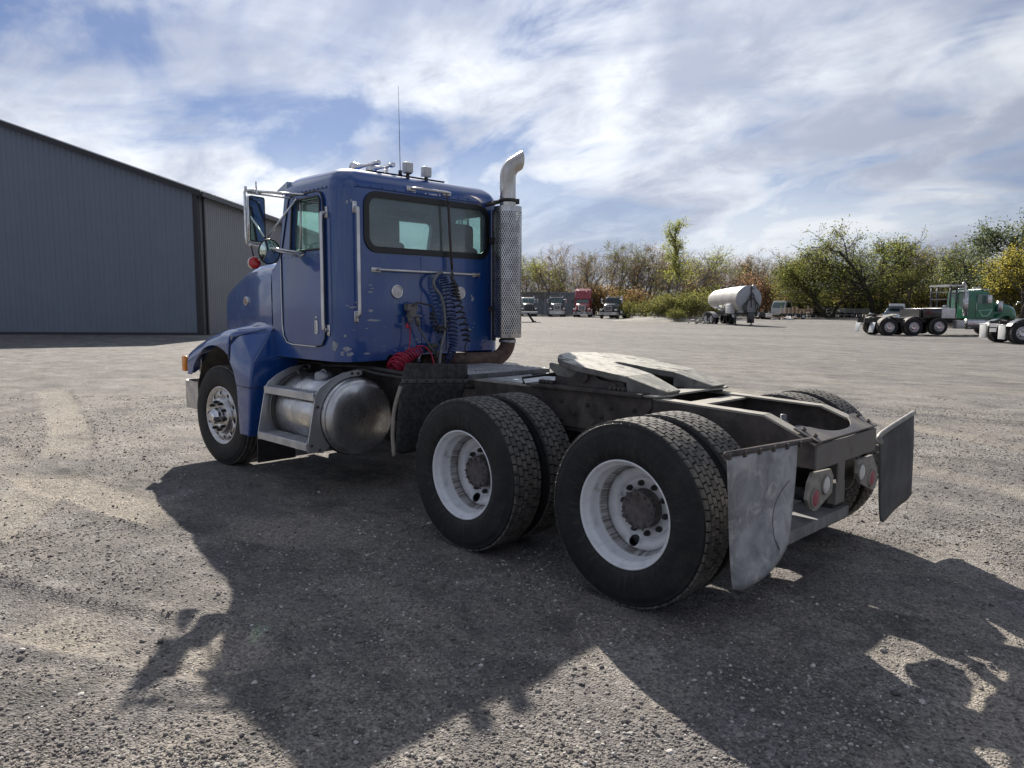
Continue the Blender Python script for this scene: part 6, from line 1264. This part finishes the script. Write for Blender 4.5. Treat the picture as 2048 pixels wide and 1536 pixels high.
BARK = pm('bark', (.085, .072, .064), (.13, .112, .10), rough=.9, scale=3, stretch=(1, 1, .3)); BARKD = pm('dark_bark', (.038, .033, .030), (.06, .052, .046), rough=.9, scale=3); BARKG = pm('grey_bark', (.14, .125, .115), (.19, .17, .155), rough=.9, scale=3)
LF = dict(olive=leaf_mat('olive_leaf', [(0.115, 0.137, 0.038), (0.210, 0.221, 0.062), (0.316, 0.294, 0.095)]), green=leaf_mat('green_leaf', [(0.072, 0.114, 0.029), (0.156, 0.198, 0.050), (0.276, 0.300, 0.084), (0.180, 0.156, 0.060)]),
          yellow=leaf_mat('yellow_leaf', [(0.30, 0.27, 0.06), (0.42, 0.36, 0.08), (0.25, 0.26, 0.07)]), tan=leaf_mat('tan_leaf', [(0.336, 0.210, 0.095), (0.462, 0.316, 0.148), (0.252, 0.190, 0.095)]),
          orange=leaf_mat('orange_leaf', [(0.26, 0.14, 0.08), (0.30, 0.18, 0.10), (0.22, 0.15, 0.09)]), dark=leaf_mat('dark_leaf', [(0.073, 0.106, 0.053), (0.126, 0.157, 0.084), (0.190, 0.210, 0.115)]), lime=leaf_mat('lime_leaf', [(0.274, 0.316, 0.062), (0.420, 0.420, 0.106), (0.210, 0.252, 0.062)]))
LF['bushy'] = leaf_mat('bush_leaf', [(.13, .14, .045), (.19, .185, .065), (.11, .12, .04)])
def unit(v): return v/max(1e-9, np.linalg.norm(v))
class Tree:
    def __init__(s, seed): s.r = np.random.RandomState(seed); s.V = []; s.F = []; s.n = 0; s.tips = []
    def tube(s, P, R, k):
        P = np.asarray(P); m = len(P); T = np.gradient(P, axis=0); T /= np.linalg.norm(T, axis=1)[:, None]+1e-9
        ref = np.array([0, 0, 1.]) if abs(T[0][2]) < .9 else np.array([1., 0, 0]); A = np.cross(T, ref); A /= np.linalg.norm(A, axis=1)[:, None]+1e-9; B = np.cross(T, A)
        a = np.arange(k)*2*pi/k; V = P[:, None]+(A[:, None]*np.cos(a)[None, :, None]+B[:, None]*np.sin(a)[None, :, None])*np.asarray(R)[:, None, None]
        i = np.arange(m-1)[:, None]*k; j = np.arange(k)[None]; j2 = (j+1) % k; s.F.append((np.stack([i+j, i+j2, i+k+j2, i+k+j], -1).reshape(-1, 4))+s.n); s.V.append(V.reshape(-1, 3)); s.n += m*k
    def br(s, p, d, L, r, lev, cfg):
        rs = s.r; n = 5 if lev < 2 else (4 if lev < 3 else 3); P = [p]; up = np.array([0, 0, 1.])
        for i in range(n):
            d = unit(d+rs.normal(0, cfg['wob'], 3)+up*cfg['trop'][min(lev, len(cfg['trop'])-1)]); P.append(P[-1]+d*L/n)
        P = np.array(P); R = np.linspace(r, max(r*(.5 if lev == 0 else .35), cfg['rmin']), n+1); s.tube(P, R, 7 if lev == 0 else (5 if lev == 1 else 3))
        if lev >= cfg['lev']: s.tips.append(P); return
        k = cfg['kids'][lev]; k = max(1, int(round(k*rs.uniform(.75, 1.25)))); t0 = cfg['start'][lev]
        for c in range(k):
            t = t0+(1-t0)*(c+rs.rand()*.9)/k; t = min(t, .999); q = t*n; i = int(q); b = P[i]+(P[i+1]-P[i])*(q-i); dd = unit(P[i+1]-P[i]); rad = R[i]
            az = rs.rand()*2*pi; o = unit(np.cross(dd, rs.normal(0, 1, 3))); an = radians(rs.uniform(*cfg['ang'][lev]))
            nd = unit(dd*cos(an)+o*sin(an)); s.br(b, nd, L*rs.uniform(*cfg['len'][lev])*(1-.35*t if lev == 0 else 1), max(cfg['rmin'], rad*rs.uniform(.42, .62)), lev+1, cfg)
    def meshes(s, name, bark):
        return npmesh(name, np.concatenate(s.V), np.concatenate(s.F), bark, True)
    def leaves(s, n, size, mat, jit=.28, frac=1.0, zmin=None, zmax=None):
        rs = s.r; tips = [t for t in s.tips if (zmin is None or t[-1][2] > zmin) and (zmax is None or t[-1][2] < zmax)]
        if not tips: tips = s.tips
        idx = rs.randint(0, len(tips), n); A = np.array([tips[i][rs.randint(0, len(tips[i]))] for i in idx])+rs.normal(0, jit, (n, 3))
        sz = size*rs.uniform(.6, 1.4, n); d = rs.normal(0, 1, (n, 3)); d[:, 2] -= .4; d /= np.linalg.norm(d, axis=1)[:, None]; e = np.cross(d, rs.normal(0, 1, (n, 3))); e /= np.linalg.norm(e, axis=1)[:, None]+1e-9
        c = np.cross(d, e); a = A; V = np.stack([a, a+d*sz[:, None]*.5+e*sz[:, None]*.36+c*sz[:, None]*.08, a+d*sz[:, None], a+d*sz[:, None]*.5-e*sz[:, None]*.36+c*sz[:, None]*.08], 1).reshape(-1, 3)
        F = np.arange(n*4).reshape(n, 4); return npmesh('crown', V, F, mat, False)
BARE = dict(lev=4, kids=(9, 5, 4, 3), start=(.28, .3, .25, .2), ang=((22, 48), (25, 55), (25, 60), (25, 60)), len=((.5, .7), (.5, .7), (.45, .65), (.45, .65)), wob=.13, trop=(.02, .07, .05, .03, .02), rmin=.014)
FULL = dict(lev=4, kids=(8, 6, 4, 3), start=(.25, .25, .25, .2), ang=((30, 65), (30, 65), (30, 60), (30, 60)), len=((.48, .68), (.5, .7), (.45, .65), (.4, .6)), wob=.15, trop=(.02, .04, .01, -.02, -.03), rmin=.015)
POP = dict(lev=3, kids=(26, 4, 3), start=(.32, .25, .2), ang=((25, 45), (25, 50), (25, 50)), len=((.16, .26), (.5, .7), (.5, .7)), wob=.05, trop=(.05, .10, .04, .0), rmin=.014)
BUSH = dict(lev=3, kids=(6, 4, 3), start=(.15, .2, .2), ang=((25, 65), (30, 60), (30, 60)), len=((.5, .8), (.5, .7), (.5, .7)), wob=.16, trop=(.02, .05, .02, 0), rmin=.010)
PROTO = {}
def proto(key, seed, cfg, H, r, bark, leaf=None, nl=0, ls=.16, stems=1, lean=.0, frac=.75, jit=.28, extra=None):
    t = Tree(seed)
    for k in range(stems):
        a = t.r.rand()*6.28; ln = lean if stems == 1 else lean+.22
        t.br(np.array([.25*cos(a)*(stems > 1), .25*sin(a)*(stems > 1), -.05]), unit(np.array([cos(a)*ln, sin(a)*ln, 1.])), H*frac*t.r.uniform(.85, 1.05), r, 0, cfg)
    me = t.meshes('trunk', BARK if bark is None else bark); top = max(v[:, 2].max() for v in t.V)
    PROTO[key] = (me, t.leaves(nl, ls, LF[leaf], jit) if nl else None, top, t)
proto('bare1', 1, BARE, 11, .17, BARKG, 'tan', 1700, .13); proto('bare2', 2, BARE, 11, .19, BARK, 'tan', 2400, .14, stems=2); proto('bare3', 3, BARE, 11, .15, BARKG, 'olive', 2200, .14); proto('bare4', 14, BARE, 11, .18, BARK, 'tan', 1000, .13)
proto('thin1', 4, BARE, 10, .15, BARK, 'olive', 3600, .15); proto('thin2', 5, BARE, 10, .15, BARK, 'tan', 4600, .15); proto('thin3', 25, BARE, 10, .16, BARKG, 'lime', 1800, .15)
proto('green1', 6, FULL, 10, .26, BARKD, 'green', 7500, .155, stems=2, jit=.34); proto('green2', 7, FULL, 10, .24, BARKD, 'olive', 7000, .155, jit=.34); proto('green3', 17, FULL, 10, .22, BARKD, 'green', 6000, .155, stems=3, jit=.32)
proto('oak', 8, dict(FULL, ang=((40, 75), (30, 65), (30, 60), (30, 60))), 10, .34, BARKD, 'dark', 14000, .155, jit=.3)
proto('gold', 9, FULL, 9, .2, BARKD, 'yellow', 10500, .155, stems=2, jit=.32); proto('poplar', 10, POP, 13, .16, BARKG, 'lime', 4200, .17, frac=.98, jit=.22)
proto('bush1', 11, BUSH, 3, .04, BARK, 'olive', 2600, .13, stems=6, jit=.25); proto('bush2', 12, BUSH, 3, .04, BARK, 'bushy', 2600, .13, stems=6, jit=.25); proto('bush3', 13, BUSH, 3, .04, BARK, 'orange', 2000, .13, stems=5, jit=.25); proto('bush4', 15, BUSH, 3, .04, BARKD, 'tan', 2000, .13, stems=6, jit=.25)
TRS = random.Random(77)
def plant(key, u, dep, h, label, group=None, cat='tree', name='tree', rz=None, wide=1.0):
    tr, lf, top, t = PROTO[key]; p = gp(u, dep); o = empty(name, p, TRS.uniform(0, 6.28) if rz is None else rz); s = h/top; o.scale = (s*wide, s*wide, s)
    tag(o, label, cat, group); link('trunk' if cat == 'tree' else 'stems', tr, o)
    if lf: link('crown', lf, o)
    return o
GB, GT, GU = 'bare trees along the edge of the yard', 'thin leafed trees along the edge of the yard', 'shrubs along the edge of the yard'
LB = 'leafless grey tree in the row along the edge of the yard'; LT = 'thinly leafed brown tree in the row along the edge of the yard'
for i, u in enumerate(range(1036, 1570, 17)):
    k = ['bare1', 'thin2', 'bare2', 'bare4', 'thin1', 'bare3', 'bare2', 'bare1'][(i*5+i//3) % 8]; dep = 118+TRS.uniform(0, 26); top = 505+TRS.uniform(-12, 22)+(-8 if 1130 < u < 1300 else 6)
    th = k.startswith('thin'); plant(k, u+TRS.uniform(-7, 7), dep, (633-top)/1492.5*dep, LT if th else LB, GT if th else GB)
plant('thin3', 1098, 116, 9.4, 'slim tree with fresh green leaves behind the dark blue truck')
plant('poplar', 1356, 105, 13.8, 'tall slim poplar with pale yellow leaves above the shrubs', rz=.4)
plant('thin3', 1388, 112, 10.8, 'loose yellow leafed tree just beside the tall poplar')
for u, dep, h, k, w, l in ((1590, 108, 9.3, 'thin1', 1.0, 'sparse tree with thin olive crown left of the big green trees'), (1622, 103, 10.2, 'green2', 1.15, 'leaning green tree with open crown above the scrap machine parts'), (1655, 100, 8.6, 'green1', 1.35, 'broad dark green tree with thick twin trunk above the dark car'), (1700, 104, 9.8, 'green3', 1.2, 'many stemmed green tree above the grey box trailer'), (1748, 98, 13.2, 'green1', 1.05, 'tallest green tree with forked trunk behind the yard'), (1785, 103, 11.2, 'green2', 1.05, 'tall olive green tree behind the light blue car'),
                         (1832, 104, 10.8, 'bare1', 1.0, 'pale leafless tree rising behind the tool box of the green truck'), (1862, 108, 10.8, 'bare3', 1.0, 'grey leafless tree left of the headache rack'), (1815, 96, 7.2, 'thin1', 1.2, 'low olive tree behind the rear axles of the green truck'), (1893, 92, 9.0, 'thin3', 1.2, 'loose yellow green tree behind the headache rack'), (1930, 88, 9.2, 'green3', 1.1, 'olive tree with long bent limbs behind the green cab'), (1962, 92, 8.6, 'bare2', 1.2, 'brown twiggy tree behind the green cab roof'),
                         (1998, 84, 12.8, 'oak', 1.15, 'large dark leafed tree towering over the green truck'), (2040, 74, 8.9, 'gold', 1.15, 'bright yellow leafed tree beside the green hood'), (2010, 78, 6.2, 'gold', 1.1, 'smaller yellow leafed tree beneath the large dark tree'), (2085, 80, 12.0, 'oak', 1.1, 'second large dark leafed tree beyond the yellow tree'), (2130, 76, 9.5, 'green2', 1.1, 'olive green tree at the far end of the yard'), (1905, 110, 9.8, 'bare2', 1.0, 'twiggy leafless tree far behind the green cab')):
    plant(k, u, dep, h, l, wide=w)
for i, (u, dep, h, k) in enumerate(((2180, 84, 11, 'green1'), (2240, 80, 9, 'thin3'), (2300, 86, 11, 'green2'), (2380, 82, 9.5, 'bare2'), (2450, 86, 10.5, 'green3'), (2540, 84, 9, 'thin2'), (2640, 86, 10, 'green1'))): plant(k, u, dep, h, 'tree of the row going on past the yellow leafed tree', 'trees past the yellow tree')
# understorey
rs_ = random.Random(9)
for i, u in enumerate(range(1040, 2060, 17)):
    if 1280 < u < 1420: continue
    k = rs_.choice(['bush4', 'bush1', 'bush3', 'bush4', 'bush1'] if u < 1560 else ['bush1', 'bush1', 'bush2', 'bush4']); dep = ((124 if u < 1160 else 116) if u < 1560 else 108-(u-1560)*.035)+rs_.uniform(0, 14)
    lab = {'bush4': 'brown thicket shrub below the trees along the yard', 'bush1': 'olive green shrub below the trees along the yard', 'bush3': 'rusty orange shrub below the trees along the yard', 'bush2': 'yellow green shrub below the trees along the yard'}[k]
    plant(k, u+rs_.uniform(-6, 6), dep, rs_.uniform(3.2, 5.6), lab, 'shrubs below the trees: '+k[-1], 'shrub', 'shrub', wide=rs_.uniform(1.0, 1.5))
for u, dep, h, k in ((1290, 88, 2.3, 'bush2'), (1312, 86, 2.7, 'bush1'), (1338, 84, 2.8, 'bush2'), (1362, 83, 3.0, 'bush1'), (1384, 84, 3.3, 'bush2'), (1405, 88, 3.8, 'bush1'), (1262, 96, 2.4, 'bush1'), (1325, 92, 3.3, 'bush1'), (1372, 92, 3.8, 'bush2'), (1350, 80, 1.5, 'bush1'), (1420, 96, 4.5, 'bush2'), (1440, 100, 4.2, 'bush1')):
    plant(k, u, dep, h, {'bush1': 'low olive bush on the bank between the black truck and the tank trailer', 'bush2': 'low yellow green bush on the bank between the black truck and the tank trailer'}[k], 'bushes on the bank '+k[-1], 'shrub', 'shrub', wide=1.25)
for u, dep, h in ((1490, 112, 6.2), (1515, 114, 6.4), (1378, 116, 5.2)): plant('bush3', u, dep, h, 'tall rusty orange shrub behind the tank trailer', 'orange shrubs behind the tank', 'shrub', 'shrub', wide=.9)
# the wood behind reads as one mass
def far_wood():
    Vs, Fs, n = [], [], 0; LV, Lf, ln = [], [], 0; rs = np.random.RandomState(4); keys = ['bare1', 'bare2', 'bare4', 'thin1', 'thin2']
    for i in range(44):
        t = PROTO[keys[i % 5]]; tr = t[3]; u = 900+i*28+rs.uniform(-14, 14); dep = rs.uniform(148, 185); p = gp(u, dep); h = (9.5 if u < 1560 else 11)+rs.uniform(-1.5, 1.5); s = h/t[2]; a = rs.rand()*6.28
        V = np.concatenate(tr.V[:900])*s; F = np.concatenate(tr.F[:900]); M = np.array([[cos(a), -sin(a), 0], [sin(a), cos(a), 0], [0, 0, 1]]); V = V@M.T+np.array(p); Vs.append(V); Fs.append(F+n); n += len(V)
    o = link('distant_wood', npmesh('distant_wood', np.concatenate(Vs), np.concatenate(Fs), BARK, True)); tag(o, 'distant wood of bare trunks behind the tree row', 'wood', kind='stuff')
    N_ = 26000; u = rs.uniform(880, 2150, N_); dep = rs.uniform(125, 190, N_); x = CAM.x+DEP.x*dep+LAT.x*(u-1024)/1492.5*dep; y = CAM.y+DEP.y*dep+LAT.y*(u-1024)/1492.5*dep
    hm = 3.6+1.4*np.sin(u*.021)+.9*np.sin(u*.067+1)+np.where(u > 1560, 2.6, 0); z = .42+hm*rs.rand(N_)**.8; sz = rs.uniform(.2, .42, N_); d = rs.normal(0, 1, (N_, 3)); d /= np.linalg.norm(d, axis=1)[:, None]; e = np.cross(d, rs.normal(0, 1, (N_, 3))); e /= np.linalg.norm(e, axis=1)[:, None]; A = np.stack([x, y, z], -1)
    V = np.stack([A, A+d*sz[:, None]*.5+e*sz[:, None]*.35, A+d*sz[:, None], A+d*sz[:, None]*.5-e*sz[:, None]*.35], 1).reshape(-1, 3)
    o = link('undergrowth', npmesh('undergrowth', V, np.arange(N_*4).reshape(-1, 4), leaf_mat('undergrowth_leaf', [(.13, .12, .055), (.18, .16, .065), (.16, .11, .065), (.11, .13, .05)]))); tag(o, 'tangled brown and olive undergrowth on the wood floor', 'undergrowth', kind='stuff')
far_wood()
def bank():
    a = gp(1345, 84); n = 40; V = []; F = []
    for j in range(13):
        for i in range(n):
            t = 2*pi*i/n; r = j/12; x, y = cos(t)*r, sin(t)*r; q = a+LAT*(x*7.5)+DEP*(y*5); h = .55*(1-r**2)**1.2*(1+.25*mnoise.noise(Vector((x*3, y*3, 2)))); V.append((q.x, q.y, gz(q.x, q.y)-.06+h))
    for j in range(12):
        for i in range(n): F.append((j*n+i, (j+1)*n+i, (j+1)*n+(i+1) % n, j*n+(i+1) % n))
    me = bpy.data.meshes.new('bank'); me.from_pydata(V, [], F); me.materials.append(pm('bank_earth', (.20, .19, .17), (.28, .265, .24), rough=.95, scale=1.2, bump=.5, bscale=4)); [setattr(p, 'use_smooth', True) for p in me.polygons]; tag(link('bank', me), kind='structure')
bank()
def rubble():
    p = gp(1402, 72.5); T = empty('rubble_heap', p); tag(T, 'low heap of pale broken concrete left of the tank trailer', 'rubble'); rs = random.Random(2); CM = pm('broken_concrete', (.36, .35, .33), (.46, .45, .42), rough=.9, scale=4)
    for k in range(26):
        g = G(); s = rs.uniform(.10, .26); g.bbox((rs.gauss(0, .9), rs.gauss(0, .5), s*.3+max(0, rs.gauss(.12, .12))), (s*1.5, s, s*.6), .05, 1, rot=Matrix.Rotation(rs.uniform(-.6, .6), 3, 'X') @ Matrix.Rotation(rs.uniform(0, 3), 3, 'Z'), smooth=False); g.build('concrete_chunk', CM, T)
rubble()
